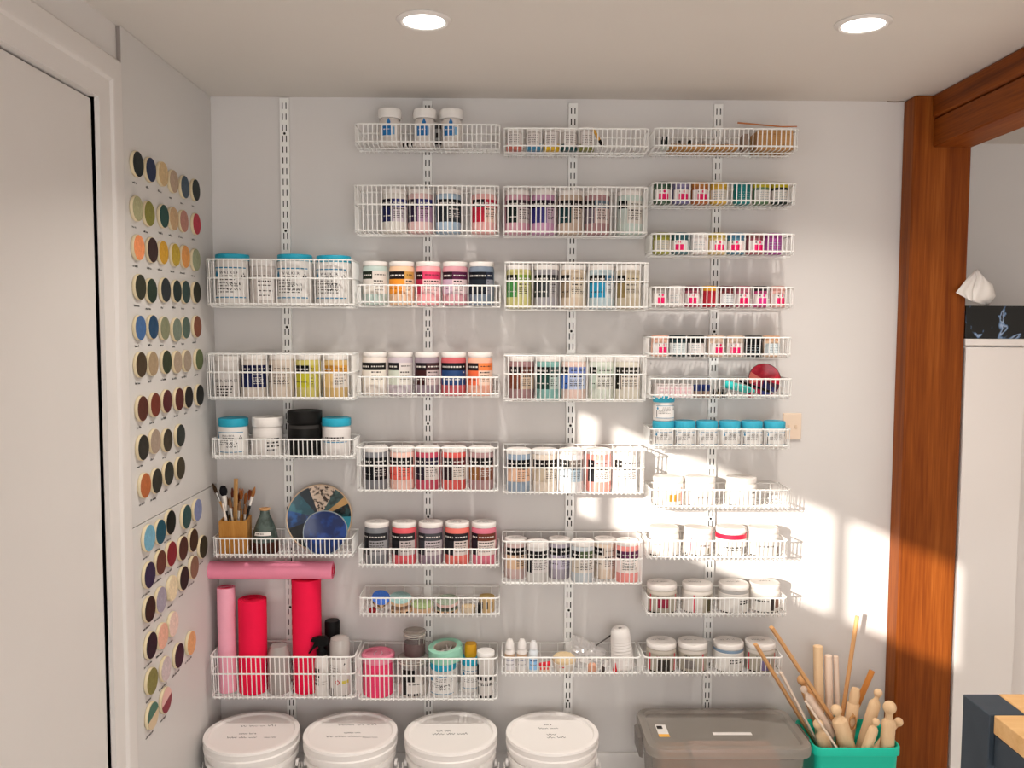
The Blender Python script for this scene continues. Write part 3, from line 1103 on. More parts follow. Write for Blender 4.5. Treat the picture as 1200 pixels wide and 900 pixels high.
pint(b34, 642.5, 'sea green jar with dark label', '6f9a94', '131817', '2e4a48', '22403a', '9fb0a8', split=10)
pint(b34, 672, 'pinkish jar with blue label', 'c8aea4', '1b1d26', '6f83c0', '3e66b0', 'a9b3cc', split=-24)
pint(b34, 704, 'whitish green jar with small black tag', 'bfc4b8', '181a18', 'b9c6b6', 'b3bfb0', 'c9c7bd', split=-26)
pint(b34, 735, 'ivory jar with black side label', 'c4beb0', '191914', '2a2820', '1d1c16', 'c9bfb2', split=-34)
b35 = basket(3, 5, 590, 579.5, 'T', 'with five jars, partly in sunshine')
pint(b35, 607.5, 'blue grey jar with peach label', '8292a3', '131316', '131316', 'd0a78c', 'd0a78c', split=-10)
pint(b35, 638, 'cream jar with tan label', 'cdbfb0', '1a1716', '1f1a18', 'b5a690', 'bdb0a0')
pint(b35, 669, 'white jar with pale blue label', 'd5d3d3', '2c2c2c', '6a625c', 'b5c0c8', '9fb3bf')
pint(b35, 701, 'coral jar with white label', 'e08a80', '231c1e', 'd99a98', '2a2a2c', 'ded2cc', split=-36)
pint(b35, 732, 'plain white jar with faint label', 'ded9d6', '2c2826', 'dcd4d0', 'ddd8d4', 'ddd8d4', split=-30)
b36 = basket(3, 6, 588.7, 686, 'T', 'holding six jars in two staggered ranks')
ya, yb = -.0600, -.1030
pint(b36, 604, 'mauve jar with tan label', 'b9a09c', '191718', '191718', 'c8a88a', 'c8a88a', ya, .0365, .130, write=1)
pint(b36, 629.5, 'pale grey jar with black label', 'c0bcb8', '131315', '1d1d1f', '1a1a1c', 'cdc6c4', yb, .0365, .130, split=-34, write=1)
pint(b36, 655.5, 'grey lilac jar with black tag', '98909a', '19191b', '1c1c20', 'a9a0b0', 'b0a8b8', ya, .0365, .130, write=1)
pint(b36, 682.5, 'pale blue jar with olive tag', 'aeb4b8', '141618', '4a5a3a', 'c0b4a4', 'ccc4bc', yb, .0375, .133, split=-20, write=1)
pint(b36, 708.5, 'beige jar with black tag', 'c9b8a6', '161616', 'bdb0a4', 'c9bcae', 'cfc4ba', ya, .0365, .130, write=1)
pint(b36, 734.5, 'pink jar with plum tag', 'd88a84', '2c1c2a', '5a2048', 'e0c8c4', 'e0d4ce', yb, .0375, .135, split=-30, write=1)
b37 = basket(3, 7, 588.3, 793, 'S', 'holding small bottles and loose supplies')

# ---- fourth standard
b41 = basket(4, 1, 767.5, 174, 'S', 'with a wooden block at its end')
b42 = basket(4, 2, 765.4, 238, 'S', 'of small pots, two with yellow lids')
b43 = basket(4, 3, 764.3, 297.5, 'S', 'of small pots, the last one purple')
b44 = basket(4, 4, 763.8, 360, 'S', 'of eight small pink-marked pots')
b45 = basket(4, 5, 761.4, 418.5, 'S', 'of small pots above the red dish')
b46 = basket(4, 6, 763, 467, 'S', 'with red dish and turquoise tube')
b47 = basket(4, 7, 762, 526, 'S', 'with a row of small blue-lidded jars')
b48 = basket(4, 8, 763, 597, 'S', 'in full sunshine with three pale pots')
b49 = basket(4, 9, 760, 656.5, 'S', 'with one pot marked by red tape')
b4a = basket(4, 10, 759.5, 723.5, 'S', 'with four squat underglaze pots')
b4b = basket(4, 11, 755, 793, 'S', 'with squat pots, above the grey tub')


def mini(b, px, n, desc, lid, body, block=None, lab='e6dedb', y=-.112, R=.0272, H=.066, face=None):
    t = thing('small_pot', f'{desc}, {ORD[n]} in the {b.where}', 'pot', (bx(b, px, y), y, b.fz), rad(JR.uniform(-18, 18) if face is None else face), group='small pots of underglaze')
    lh = .016
    mbody, mlid = jar_shell(R, H, lh, body, lid, 24)
    link('jar_body', mbody, t)
    link('lid', mlid, t)
    lb = MB()
    if lab:
        lb.cyl_rect(R + .0003, -70, 70, .007, H - lh - .008, mat(lab, .5, 1.05))
    if block:
        lb.cyl_rect(R + .0006, -30, 34, .008, .029, mat(block, .45, 1.25))
        lb.cyl_poly(R + .0006, [(.004 * cos(rad(a)) + .003, .036 + .0045 * sin(rad(a))) for a in range(0, 360, 40)], mat(block, .45, 1.25))
        lb.cyl_rect(R + .0006, -26, -18, .034, .038, INK)
    elif lab:
        for z in (.034, .027, .020, .013):
            dashes(lb, R + .0006, -40, 40, z, .002, mat('93a6ae', .6, 1), JR, 5)
    if lb.v:
        lb.build('label', t)
    return t


PK = 'd8145f'
mini(b42, 776, 1, 'pink-label pot with green-black lid', '3c5a48', '48604c', PK)
mini(b42, 798, 2, 'pink-label pot with lilac lid', '8d84a8', '6d6a8e', PK)
mini(b42, 820, 3, 'pink-label pot with orange lid', 'b9793a', 'a8663a', PK)
mini(b42, 842, 4, 'cream-label pot with golden lid', 'cda43c', 'c7a23e', None, 'dcd3c6')
mini(b42, 869.5, 5, 'all teal pot', '1f7a7a', '1f7a7a', None, '237f80')
mini(b42, 892, 6, 'green pot with yellow lid', 'c2b21f', '5c7a5a', None, 'd8d2cb')
mini(b42, 913.5, 7, 'dark pot with yellow lid', 'c4b31d', '26302c', None, 'cfc9c2')
mini(b43, 775, 1, 'olive pot with pale label', '7d7f3a', '8f9033', None, 'c6bfae')
mini(b43, 796.5, 2, 'pink-label pot with teal lid', '2a5a62', '2a5a62', PK)
mini(b43, 818.5, 3, 'plain whitish pot', 'd9d3cf', 'd5cdca', None, 'ddd6d2')
mini(b43, 840, 4, 'pink-label pot with ochre lid', 'b8a032', 'c7b37a', PK)
mini(b43, 862, 5, 'pink-label pot with blue lid', '3d7390', '4a7d94', PK)
mini(b43, 884, 6, 'pink-label pot with brown lid', '7d4a4a', '94525c', PK)
mini(b43, 906, 7, 'purple pot', '8a3a78', '9a4a8c', None, '9c4a8e')
mini(b44, 772.5, 1, 'pink-label pot with grey lid', '8d8680', 'a8a09c', PK, R=.0235)
mini(b44, 791.5, 2, 'grey-white pot', 'c9c3bf', 'c6c0bc', None, 'd3cdc9', R=.0235)
mini(b44, 811, 3, 'pink-label pot with wine lid', '6a2a3a', '9a4a5c', PK, R=.0235)
mini(b44, 831, 4, 'red pot with mustard lid', 'cf9a1f', 'a5202f', None, None, R=.0235)
mini(b44, 850.5, 5, 'white-label pot with oxblood lid', '5a2026', '6a2a30', None, 'e0e2e3', R=.0235)
mini(b44, 870.5, 6, 'pink-label pot with dusky rose lid', '9c5a66', 'a85a70', PK, R=.0235)
mini(b44, 890.5, 7, 'magenta-label pot with black lid', '2f2a2a', 'a33a6c', 'd42a86', R=.0235)
mini(b44, 911, 8, 'pink-label pot with salmon lid', 'c08a80', 'd0a49c', PK, R=.0235)
mini(b45, 773, 1, 'pink-label pot with peach lid', 'd0a08c', 'd4a894', PK)
mini(b45, 794, 2, 'white-label pot with black lid', '1d2426', '24383c', None, 'd9e2e2')
mini(b45, 815, 3, 'black pot with oval white label', '1b1b1c', '1b1b1c', None, 'e5dedc')
mini(b45, 838.5, 4, 'pink-label pot with sand lid', 'c9ae98', 'c9b09c', PK)
mini(b45, 861, 5, 'pink-label pot with beige lid', 'bba48e', 'bba896', PK)
mini(b45, 882.5, 6, 'solid black pot', '151516', '161617', None, '17171a')
mini(b45, 903.5, 7, 'white-label pot with apricot lid', 'c99872', 'd3b69c', None, 'd5dfe2')


# row of small blue-lidded jars, and one on top of the first
def small_logo(b, px, label, z=None, rz=0):
    logo_jar(b, px, label, .0335, .083, .024, '3aa9c4', y=-.105, z=z, hand=False, big=False, rz=rz, lr=.0345)


small_logo(b47, 777, 'small blue-lidded jar at the boards\' end, carrying another jar on top')
small_logo(b47, 777, 'small blue-lidded jar stacked on top of another one', z=b47.fz + .0835, rz=6)
small_logo(b47, 802, 'small blue-lidded jar, second in the row, next to the stacked pair', rz=-5)
small_logo(b47, 828, 'small blue-lidded jar, third in the row, before the fourth standard', rz=3)
small_logo(b47, 854.5, 'small blue-lidded jar, fourth in the row under the turquoise tube', rz=8)
small_logo(b47, 880.5, 'small blue-lidded jar, fifth in the row under the red dish', rz=-4)
small_logo(b47, 907, 'small blue-lidded jar, last in the row, beside the wall outlet', rz=2)


# squat pots of underglaze
def squat(b, px, label, body='dcd6cf', band=None, stripes=None, lines=None, R=.0485, H=.094, write=1, ringc=None, name=None, tilt=None, y=-.088, tape=None, rz=0):
    q = Quaternion((0, 0, 1), rad(rz))
    if tilt is not None:
        q = Quaternion((0, 1, 0), rad(tilt)) @ q
    zoff = 0 if tilt is None else R * abs(sin(rad(tilt)))
    t = thing('squat_pot', label, 'pot', (bx(b, px, y), y, b.fz + zoff), group='squat pots of underglaze', q=q)
    lh = .018
    mbody, mlid = jar_shell(R, H, lh, body, 'e9e3de', 32, R * 1.0)
    link('jar_body', mbody, t)
    lo = link('lid', mlid, t)
    lb = MB()
    lb.cyl_rect(R + .0003, -78, 78, .008, H - lh - .012, mat(band or 'dedad5', .5, 1.05))
    for (a, w_, h) in (stripes or []):
        lb.cyl_rect(R + .0006, a, a + w_, .008, H - lh - .012, mat(h, .5, 1.2))
    for (a0, a1, z0, z1, h) in (lines or []):
        if z1 is None:
            dashes(lb, R + .0009, a0, a1, z0, .0045, mat(h, .5, 1), JR, 3)
        else:
            lb.cyl_rect(R + .0009, a0, a1, z0, z1, mat(h, .5, 1.1))
    dashes(lb, R + .0009, -70, 70, .004, .004, INK, JR, 5)
    lb.build('label', t)
    if ringc:
        MB().lathe([(R * 1.004, H - lh - .009), (R * 1.012, H - lh - .007), (R * 1.012, H - lh - .002), (R * 1.004, H - lh)], mat(ringc, .4, 1.1), 32).build('seal_ring', t)
    if tape:
        MB().lathe([(R * 1.006, H - lh - .016), (R * 1.016, H - lh - .016), (R * 1.016, H - lh - .001), (R * 1.006, H - lh - .001)], mat(tape, .45, 1.2), 32, close=True).build('tape_band', t)
    if write:
        lid_writing(t, lo, R, H, JR, write)


RD = 'c92a44'
GR = 'a9a294'
squat(b48, 782.5, 'pale pot with fine red stripes at the boards\' end of the sunny basket', stripes=[(-52, 4, 'd86a68'), (48, 4, 'd86a68')], lines=[(-8, 22, .02, .042, 'd9963a'), (30, 44, .02, .046, 'b49a7a')], write=0)
squat(b48, 819.5, 'pale pot with red side stripe, second in the sunny basket', stripes=[(-58, 4, 'e0a09c'), (44, 6, 'd8403c')], lines=[(-30, 20, .030, None, 'b3a59c')], write=0)
squat(b48, 868, 'plain white pot casting a hard shadow in the sunny basket', lines=[(26, 60, .045, None, '6a6a6c'), (24, 60, .03, None, '8a8a8c')], write=0)
squat(b49, 777.5, 'plain pale pot at the boards\' end, two pots from the red tape', lines=[(-50, -20, .04, None, '6a6a6c')], write=0)
squat(b49, 816, 'slightly tipped pale pot with red edge line beside the red-taped pot', stripes=[(-40, 4, 'd24a5c')], lines=[(0, 50, .035, None, '7a6a66'), (30, 46, .01, .03, '6d6450')], write=0, tilt=3, R=.045, H=.090)
squat(b49, 856, 'white pot ringed with bright red tape', lines=[(-38, 26, .032, None, '3a3836'), (-38, 26, .024, None, '3a3836'), (34, 60, .012, .034, '55504d')], tape='d41f3c', write=0)
squat(b49, 894, 'plain pale pot beyond the red-taped one', lines=[(-38, 26, .036, None, '7d7674'), (44, 66, .012, .034, '9a8a80')], write=0)
squat(b4a, 775, 'pot with crimson square between red stripes, below the sunny baskets', band=GR, stripes=[(-58, 5, RD), (50, 5, RD)], lines=[(-24, 16, .022, .052, '8a1f38'), (-28, 20, .055, None, '4a4440')], body='b9b1a6')
squat(b4a, 816.5, 'pot with one red stripe and half grey label, one along from the crimson square', band='d9d3cd', stripes=[(-26, 5, RD), (10, 60, GR)], lines=[(28, 56, .010, .05, '4a452f'), (10, 50, .055, None, '4a4440')], body='cfc8c0')
squat(b4a, 859, 'white pot with bold black lettering and grey seal', lines=[(10, 62, .034, None, '1f1e1e'), (10, 62, .042, None, '1f1e1e')], ringc='a8a5a2')
squat(b4a, 895.5, 'white pot with dark picture panel, last above the rolling pins', lines=[(-52, 0, .040, None, '1f1e1e'), (4, 22, .012, .052, '3a3634'), (22, 48, .02, .05, '8a6a5c')], y=-.080)
squat(b4b, 774.5, 'pot with red stripes and dark square, above the lid of the tub', band=GR, stripes=[(-60, 6, RD), (46, 6, RD)], lines=[(-26, 24, .010, .046, '3c3632'), (-28, 20, .054, None, '8a2a36')], body='a9a196')
squat(b4b, 811, 'grey label pot with one red stripe and dull square', band=GR, stripes=[(28, 6, RD)], lines=[(-44, 0, .016, .044, '77706c'), (-46, -2, .054, None, '2b2828')], body='b5aea6')
squat(b4b, 853, 'white pot with blue-grey seal in the lowest basket', lines=[(-10, 40, .034, None, '1f1e1e'), (-10, 40, .042, None, '2a2a2a'), (52, 70, .014, .04, '6a6664')], ringc='7d93a8')
squat(b4b, 890, 'pot with lilac square, partly hidden behind the long sticks', band=GR, stripes=[(-64, 6, RD), (50, 6, RD)], lines=[(-14, 22, .012, .044, '7d6f96'), (-30, 0, .054, None, '4a4440')], body='b5aea6')
# ------------------------------------------- first standard, basket of brushes
KR = wood('bamboo_wood', [(.3, lin('a06a2c')), (.7, lin('c08a45'))], stretch=(40, 40, 3), rough=.5)
p = at(276.5, 648, -.088)
hold = thing('brush_holder', 'square wooden brush holder packed with brushes beside the tile boards', 'holder', (p.x, -.088, b14.fz), rad(6))
hb, hh, wt = .0430, .112, .006
mb = MB()
mb.box((-hb, -hb, 0), (hb, hb, .006), KR)
for lo, hi in (((-hb, -hb, .006), (hb, -hb + wt, hh)), ((-hb, hb - wt, .006), (hb, hb, hh)), ((-hb, -hb + wt, .006), (-hb + wt, hb - wt, hh)), ((hb - wt, -hb + wt, .006), (hb, hb - wt, hh))):
    mb.box(lo, hi, KR)
mb.build('box', hold, bevel=.0012)
HX, HZ = p.x, b14.fz
BR = [  # base dx, dy, tip pixel (x, y), tip depth, kind, label
    (.010, .016, 249, 566, -.075, 'point', 'brush with tan pointed bristles leaning against the tile boards'),
    (-.010, -.008, 261, 570, -.085, 'mop', 'fat round brush with black sponge-like head in the wooden holder'),
    (.000, .018, 272, 571, -.070, 'red', 'slim brush with dark red handle end, behind the black-headed brush'),
    (-.003, .000, 276.5, 561, -.080, 'stick', 'broad plain wooden stick rising above the brushes in the holder'),
    (.010, .012, 283, 573, -.066, 'fan', 'brush with frayed ginger bristles in the wooden holder'),
    (.006, -.012, 299, 570, -.096, 'slant', 'white-ferruled brush leaning out over the bottle'),
    (.010, .024, 288, 579, -.060, 'fan', 'brush with shaggy red-brown bristles behind the ginger one'),
    (-.008, -.024, 261, 590, -.108, 'white', 'short white handled tool at the front corner of the holder'),
    (.008, -.027, 281, 586, -.112, 'white2', 'pale short handle standing at the front of the holder'),
    (.004, -.018, 269, 583, -.1, 'white3', 'narrow silver-tipped brush in front of the wooden stick'),
    (.022, .008, 293, 574, -.078, 'fan', 'ginger fan-headed brush between the wooden stick and the leaning white-ferruled brush'),
    (-.002, .026, 265, 580, -.062, 'dark', 'dark slim brush at the very back behind the black-headed brush'),
    (.024, -.027, 288, 590, -.116, 'dark', 'short dark brush at the front of the holder near the bottle'),
    (.012, .026, 280, 577, -.06, 'red', 'second slim red-brown brush at the back, close to the wooden stick'),
]
for dx, dy, px, py, yy, kind, lab in BR:
    base = Vector((HX + dx * cos(.14) - dy * sin(.14), -.088 + dx * sin(.14) + dy * cos(.14), HZ + .008))
    tip = at(px, py, yy)
    L = (tip - base).length
    t = thing('paintbrush' if kind not in ('stick', 'white') else 'wooden_stick' if kind == 'stick' else 'clay_tool', lab, 'brush' if kind not in ('stick', 'white') else 'tool', base, q=aim(base, tip), group='brushes in the wooden holder')
    hc = {'point': 'b98a4e', 'mop': '2a2522', 'red': '7a1f22', 'stick': 'b58a55', 'fan': 'a8702e', 'slant': '1c1a1a', 'white': 'd5c8bc', 'white2': 'c7b8a4', 'white3': 'b8a890', 'dark': '2a211c'}[kind]
    hm = mat(hc, .4)
    if kind == 'stick':
        MB().prism([rrect(.015, .006, .002, 3, 0), rrect(.015, .006, .002, 3, L)], hm).build('shaft', t)
        continue
    if kind == 'white':
        MB().lathe([(0, 0), (.0035, 0), (.0042, L * .7), (.003, L), (0, L)], hm, 10).build('shaft', t)
        continue
    fl, bl = (.030, .034) if kind != 'mop' else (.050, .030)
    MB().lathe([(0, 0), (.0034, 0), (.0050, L * .4), (.0038, L - fl - bl), (0, L - fl - bl)], hm, 10).build('handle', t)
    fr = .0052 if kind != 'mop' else .0080
    MB().lathe([(0, L - fl - bl + .0003), (.0040, L - fl - bl + .0003), (fr, L - bl), (0, L - bl)], mat('e5dfd8', .3, 1) if kind in ('slant', 'mop') else STEEL, 12).build('ferrule', t)
    z0 = L - bl + .0003
    if kind == 'mop':
        MB().lathe([(0, z0), (.008, z0), (.0125, z0 + .009), (.0125, z0 + .019), (.008, L), (0, L + .003)], mat('17161a', .8), 14).build('bristles', t)
    elif kind == 'fan':
        bm = MB()
        for j in range(16):
            a, q = JR.uniform(0, 6.28), JR.uniform(.3, 1)
            bm.tube([(fr * .6 * q * cos(a), fr * .6 * q * sin(a), z0), (.014 * q * cos(a), .006 * q * sin(a), L + JR.uniform(-.006, .004))], .0012, mat('9c5a28' if dx < .02 else '7a3c20', .8), 4)
        bm.build('bristles', t)
    else:
        MB().lathe([(0, z0), (fr, z0), (fr * 1.15, z0 + bl * .4), (fr * .5, L - .004), (0, L)], mat({'point': '3a2a1c', 'red': '5a2a1c', 'slant': '8a5a30'}.get(kind, '6b4a30'), .8), 10).build('bristles', t)

# bottle
p = at(311, 648, -.088)
vz = thing('glazed_bottle', 'tapered grey-green glazed bottle with paper strip, between brushes and plates', 'bottle', (p.x, -.088, b14.fz))
VG = speckle('bottle_glaze', '39433f', '4a5651', 40, .56, .2)
MB().lathe([(0, 0), (.040, 0), (.0430, .004), (.0430, .020), (.0420, .040)], mat('3a2019', .35), 32).build('dark_foot', vz)
MB().lathe([(.0420, .0402), (.0415, .046), (.036, .074), (.0235, .108), (.0155, .124), (.0145, .138), (.011, .138), (.011, .12)], VG, 32).build('bottle_body', vz)
MB().lathe([(.0145, .1382), (.0175, .140), (.0175, .1445), (.0115, .146), (.0112, .1382)], mat('b98e62', .5), 28, close=True).build('rim', vz)
mb = MB()
mb.cyl_rect(.0404, -38, 42, .063, .0735, PAPER, R1=.0368)
dashes(mb, .0396, -30, 8, .0675, .003, mat('6a625c', .6, 1), JR, 3)
mb.build('paper_strip', vz)


def dish(name, label, px, py, R, y, tilt, sectors, rim, b, depth=.014, base='2a2f33', group=None, wob=0.0):
    """a shallow round dish standing on edge, leaning back; sectors: (from, to, material) in degrees, counter-clockwise from +x"""
    z0 = b.fz + .001
    c = at(px, py, y)
    zc = z0 + R * cos(rad(tilt))
    t = thing(name, label, 'dish', (c.x, y, zc), group=group)
    T = Matrix.Rotation(rad(90 - tilt), 4, 'X')
    rim_m = mat(rim, .4)

    def rr(a):
        return R * (1 + wob * sin(3 * a + .8) + wob * .6 * sin(2 * a))
    n = 48
    mb = MB()
    vs, fs = [], []
    prof = [(.0, -.004), (.55, -.003), (.93, .000), (1.0, .004), (.985, .008), (.955, .0065)]
    for (f, z) in prof:
        for k in range(n):
            a = 2 * PI * k / n
            vs.append((rr(a) * max(f, .001) * cos(a), rr(a) * max(f, .001) * sin(a), z * depth / .014))
    for i in range(len(prof) - 1):
        for k in range(n):
            l = (k + 1) % n
            fs.append((i * n + l, i * n + k, (i + 1) * n + k, (i + 1) * n + l))
    mb.add(vs, fs, rim_m, T)
    mb.build('dish_back', t)
    mb = MB()
    for a0, a1, mm in sectors:
        m_ = max(2, int((a1 - a0) / 7))
        rows = []
        vs, fs = [], []
        for i in range(m_ + 1):
            a = rad(a0 + (a1 - a0) * i / m_)
            for f, z in ((0.0, -.0005), (.6, .0008), (.955, .0066)):
                vs.append((rr(a) * f * cos(a), rr(a) * f * sin(a), z * depth / .014))
        for i in range(m_):
            for j in range(2):
                fs.append((i * 3 + j, i * 3 + j + 1, i * 3 + 4 + j, i * 3 + 3 + j))
        mb.add(vs, fs, mm, T)
    mb.build('glazed_face', t)
    return t


def gl(h, spot=None, thr=.62, scale=120):
    return speckle('dish_' + h, h, spot or h, scale, thr, .18)


TEAL, NAVY, BLK = gl('1c4a58', '2c6a78', .6, 30), gl('1a2c4a', '24508a', .6, 30), gl('15181b')
dish('plate', 'large plate patterned in teal, black, cream and tan wedges, propped on edge', 374.5, 612, .1085, -.052, 14,
     [(62, 112, gl('cdb8a4', '3a2a22', .60, 110)), (112, 132, gl('18242c')), (132, 168, TEAL), (168, 200, NAVY), (200, 236, BLK), (236, 300, gl('1a2c30')), (300, 338, BLK),
      (338, 362, gl('3a8496')), (2, 26, gl('1d3c40', '0f1c20', .55, 60)), (26, 40, gl('b48c58')), (40, 62, gl('3f5a58', '2a3c3c', .55, 50))], 'c4ab90', b14)
dish('plate', 'small deep blue plate propped in front of the large wedge-patterned one', 381, 627, .0715, -.112, 12,
     [(0, 360, gl('0f2350', '17387a', .6, 26))], '8f9aa0', b14, wob=.025)

# ------------------------------------------------ first standard: foam and cans
PF = {'pale': plaster('foam_pale', 'fbaec2', .03, 30, .15, .85), 'hot': plaster('foam_hot', 'f51448', .03, 20, .12, .8), 'mid': plaster('foam_mid', 'ff95b0', .03, 20, .12, .85)}


def foam(label, base, tip, r, mm, hole=True, core='c40f3c', group='pink foam rolls'):
    base, tip = Vector(base), Vector(tip)
    L = (tip - base).length
    t = thing('foam_roll', label, 'foam roll', base, q=aim(base, tip), group=group)
    rng = random.Random(label)
    ph = [rng.uniform(0, 6) for _ in range(3)]
    n = 32
    loops = []
    for i in range(13):
        f = i / 12
        loops.append([((r * (1 + .012 * sin(3 * a + ph[0] + 4 * f) + .01 * sin(2 * a + ph[1] - 3 * f))) * cos(a), (r * (1 + .012 * sin(3 * a + ph[0] + 4 * f))) * sin(a), L * f) for a in [2 * PI * k / n for k in range(n)]])
    mb = MB().prism(loops, mm, cap1=not hole)
    if hole:
        top = loops[-1]
        inner = [(x * .90, y * .90, L + .001) for x, y, z in top]
        i2 = [(x * .30, y * .30, L - .001) for x, y, z in top]
        i3 = [(x * .26, y * .26, L - .03) for x, y, z in top]
        mb.prism([top, inner, i2, i3], mm, cap0=False)
    mb.build('roll', t)
    if hole:                                 # spiral edge of the wound sheet
        pts = []
        for i in range(70):
            a = i * .27
            q = r * (.32 + .56 * i / 69)
            pts.append((q * cos(a), q * sin(a), L + .0012))
        MB().tube(pts, r * .022, mat(core, .8), 4).build('spiral_edge', t)
    return t


q = at(268, 818, -.085)
zt = at(268, 688, -.085).z
foam('slim pale pink foam roll standing beside the tile boards', (q.x, -.085, b15.fz + .001), (q.x - .003, -.085, zt), .0285, PF['pale'])
q = at(297, 818, -.084)
zt = at(294, 702, -.084).z
foam('shorter thick hot pink foam roll between pale roll and clear wrapped roll', (q.x + .001, -.082, b15.fz + .001), (q.x, -.082, zt), .0450, PF['hot'])
q = at(359.5, 818, -.084)
zt3 = at(359, 679, -.084).z
foam('tallest hot pink foam roll, standing before the first wall standard', (q.x, -.0705, b15.fz), (q.x, -.0705, zt3), .0465, PF['hot'], hole=False)
p0, p1 = at(245, 668, -.085), at(390, 666, -.085)
zr = zt3 + .0305
foam('pink foam roll lying flat across the tops of the standing rolls', (p0.x, -.085, zr), (p1.x, -.085, zr - .000), .0285, PF['mid'])

# wrapped clear roll
q = at(327.5, 818, -.088)
t = thing('wrapped_roll', 'grey translucent plastic-wrapped roll between two hot pink foam rolls', 'roll', (q.x, -.088, b15.fz))
CLR = mat('b3aeaa', .25, 1.1, alpha=.72, spec=.6)
rng = random.Random(5)
loops = []
n = 28
Hh = at(326, 756, -.088).z - b15.fz
for i in range(16):
    f = i / 15
    rr_ = .0355 * (1 if .08 < f < .86 else (.94 if f <= .08 else .94 - (f - .86) * 1.6))
    loops.append([(rr_ * (1 + rng.uniform(-.035, .035)) * cos(2 * PI * k / n), rr_ * (1 + rng.uniform(-.035, .035)) * sin(2 * PI * k / n), Hh * f) for k in range(n)])
MB().prism(loops, CLR).build('plastic_wrap', t, sharp=18)
MB().lathe([(0, .004), (.030, .004), (.030, Hh - .02), (0, Hh - .02)], mat('a8a39f', .7), 24).build('inner_roll', t)

# spray bottle
q = at(378, 820, -.112)
t = thing('spray_bottle', 'white trigger spray bottle with black head in front of the tallest foam roll', 'spray bottle', (q.x, -.1195, b15.fz))
sz = at(376.5, 766, -.112).z - b15.fz
MB().lathe([(0, 0), (.0210, 0), (.0225, .003), (.0225, sz * .80), (.0210, sz * .90), (.015, sz), (0, sz)], mat('e8e2dd', .4, 1), 28).build('bottle_body', t)
BK = mat('141313', .4, 1)
mb = MB()
mb.lathe([(0, sz + .0005), (.0165, sz + .0005), (.0165, sz + .016), (.011, sz + .020), (.0105, sz + .030), (0, sz + .030)], BK, 20)
T = Matrix.Translation((0, 0, sz + .030))
prof = [(-.034, .016), (-.030, .024), (-.008, .030), (.014, .030), (.022, .022), (.020, .004), (.008, -.002), (-.010, -.002), (-.016, .012)]
mb.prism([[(x, -.009, z) for x, z in prof], [(x, .009, z) for x, z in prof]], BK, T=T)
mb.build('spray_head', t)
mb = MB()
tr_ = [(-.012, .012), (-.022, .010), (-.032, -.010), (-.042, -.024), (-.037, -.026), (-.026, -.012), (-.014, -.002)]
mb.prism([[(x, -.005, z) for x, z in tr_], [(x, .005, z) for x, z in tr_]], BK, T=T)
mb.build('trigger', t)
mb = MB()
R_ = .0228
for z in (.040, .052, .064, .078, .086):
    dashes(mb, R_, -62, -8, z, .009, INK, JR, 5)
mb.cyl_rect(R_, -60, -50, .022, .024, mat('c8404c', .5))
dashes(mb, R_, 10, 60, .05, .003, mat('b8aca6', .6, 1), JR, 4)
dashes(mb, R_, 10, 60, .042, .003, mat('b8aca6', .6, 1), JR, 4)
mb.build('label', t)

# tall dark can behind, aerosol in front
q = at(390, 815, -.052)
zt = at(389.5, 727, -.052).z - b15.fz
t = thing('spray_can', 'tall black-capped can behind the clear-capped aerosol', 'can', (q.x, -.050, b15.fz))
MB().lathe([(0, 0), (.023, 0), (.0245, .003), (.0245, zt - .062), (.021, zt - .052), (0, zt - .052)], mat('2c2928', .4, 1), 24).build('can_body', t)
MB().lathe([(0, zt - .0515), (.0245, zt - .0515), (.0245, zt - .004), (.0225, zt), (0, zt)], BK, 24).build('cap', t)
q = at(399, 820, -.105)
zt = at(399, 745, -.105).z - b15.fz
t = thing('aerosol_can', 'white aerosol can with clear dome cap and red hazard diamond, at the basket\'s end', 'can', (q.x, -.108, b15.fz))
R_ = .0335
hb_ = zt - .066
MB().lathe([(0, 0), (R_ * .93, 0), (R_, .004), (R_, hb_ - .006), (R_ * .9, hb_), (0, hb_)], mat('dbd5d0', .35, 1), 28).build('can_body', t)
MB().lathe([(R_ * .97, hb_ - .001), (R_ * .97, hb_ + .044), (R_ * .86, hb_ + .060), (R_ * .5, zt), (0, zt)], mat('c9c2bd', .2, 1, alpha=.75, spec=.6), 28).build('cap', t)
MB().lathe([(0, hb_ + .0005), (.012, hb_ + .0005), (.012, hb_ + .02), (.006, hb_ + .03), (0, hb_ + .03)], mat('e5e0dc', .4, 1), 16).build('nozzle', t)
mb = MB()
r1 = R_ + .0006
mb.cyl_poly(r1, [(-.012, .050), (-.003, .040), (.006, .050), (-.003, .060)], mat('b8202c', .5))
mb.cyl_rect(r1, 18, 62, .044, .054, mat('c2b44a', .5))
mb.cyl_rect(r1, -46, -34, .008, .030, mat('2b2929', .6, 1))
mb.cyl_rect(r1, -31, -28, .008, .030, mat('2b2929', .6, 1))
for z in (.070, .078, .086, .094, .102):
    dashes(mb, r1, -54, JR.uniform(-20, 10), z, .0025, mat('8a8480', .6, 1), JR, 3)
mb.cyl_poly(r1, [(.006, .072), (.026, .088), (.027, .092), (.006, .075)], INK)
mb.cyl_poly(r1, [(.018, .104), (.025, .108), (.020, .112)], INK)
dashes(mb, r1, -60, 66, .0015, .003, INK, JR, 4)
mb.build('label', t)

# ------------------------------------------ second standard: loose test tiles
TS = mat('c9a886', .7, 1.2)


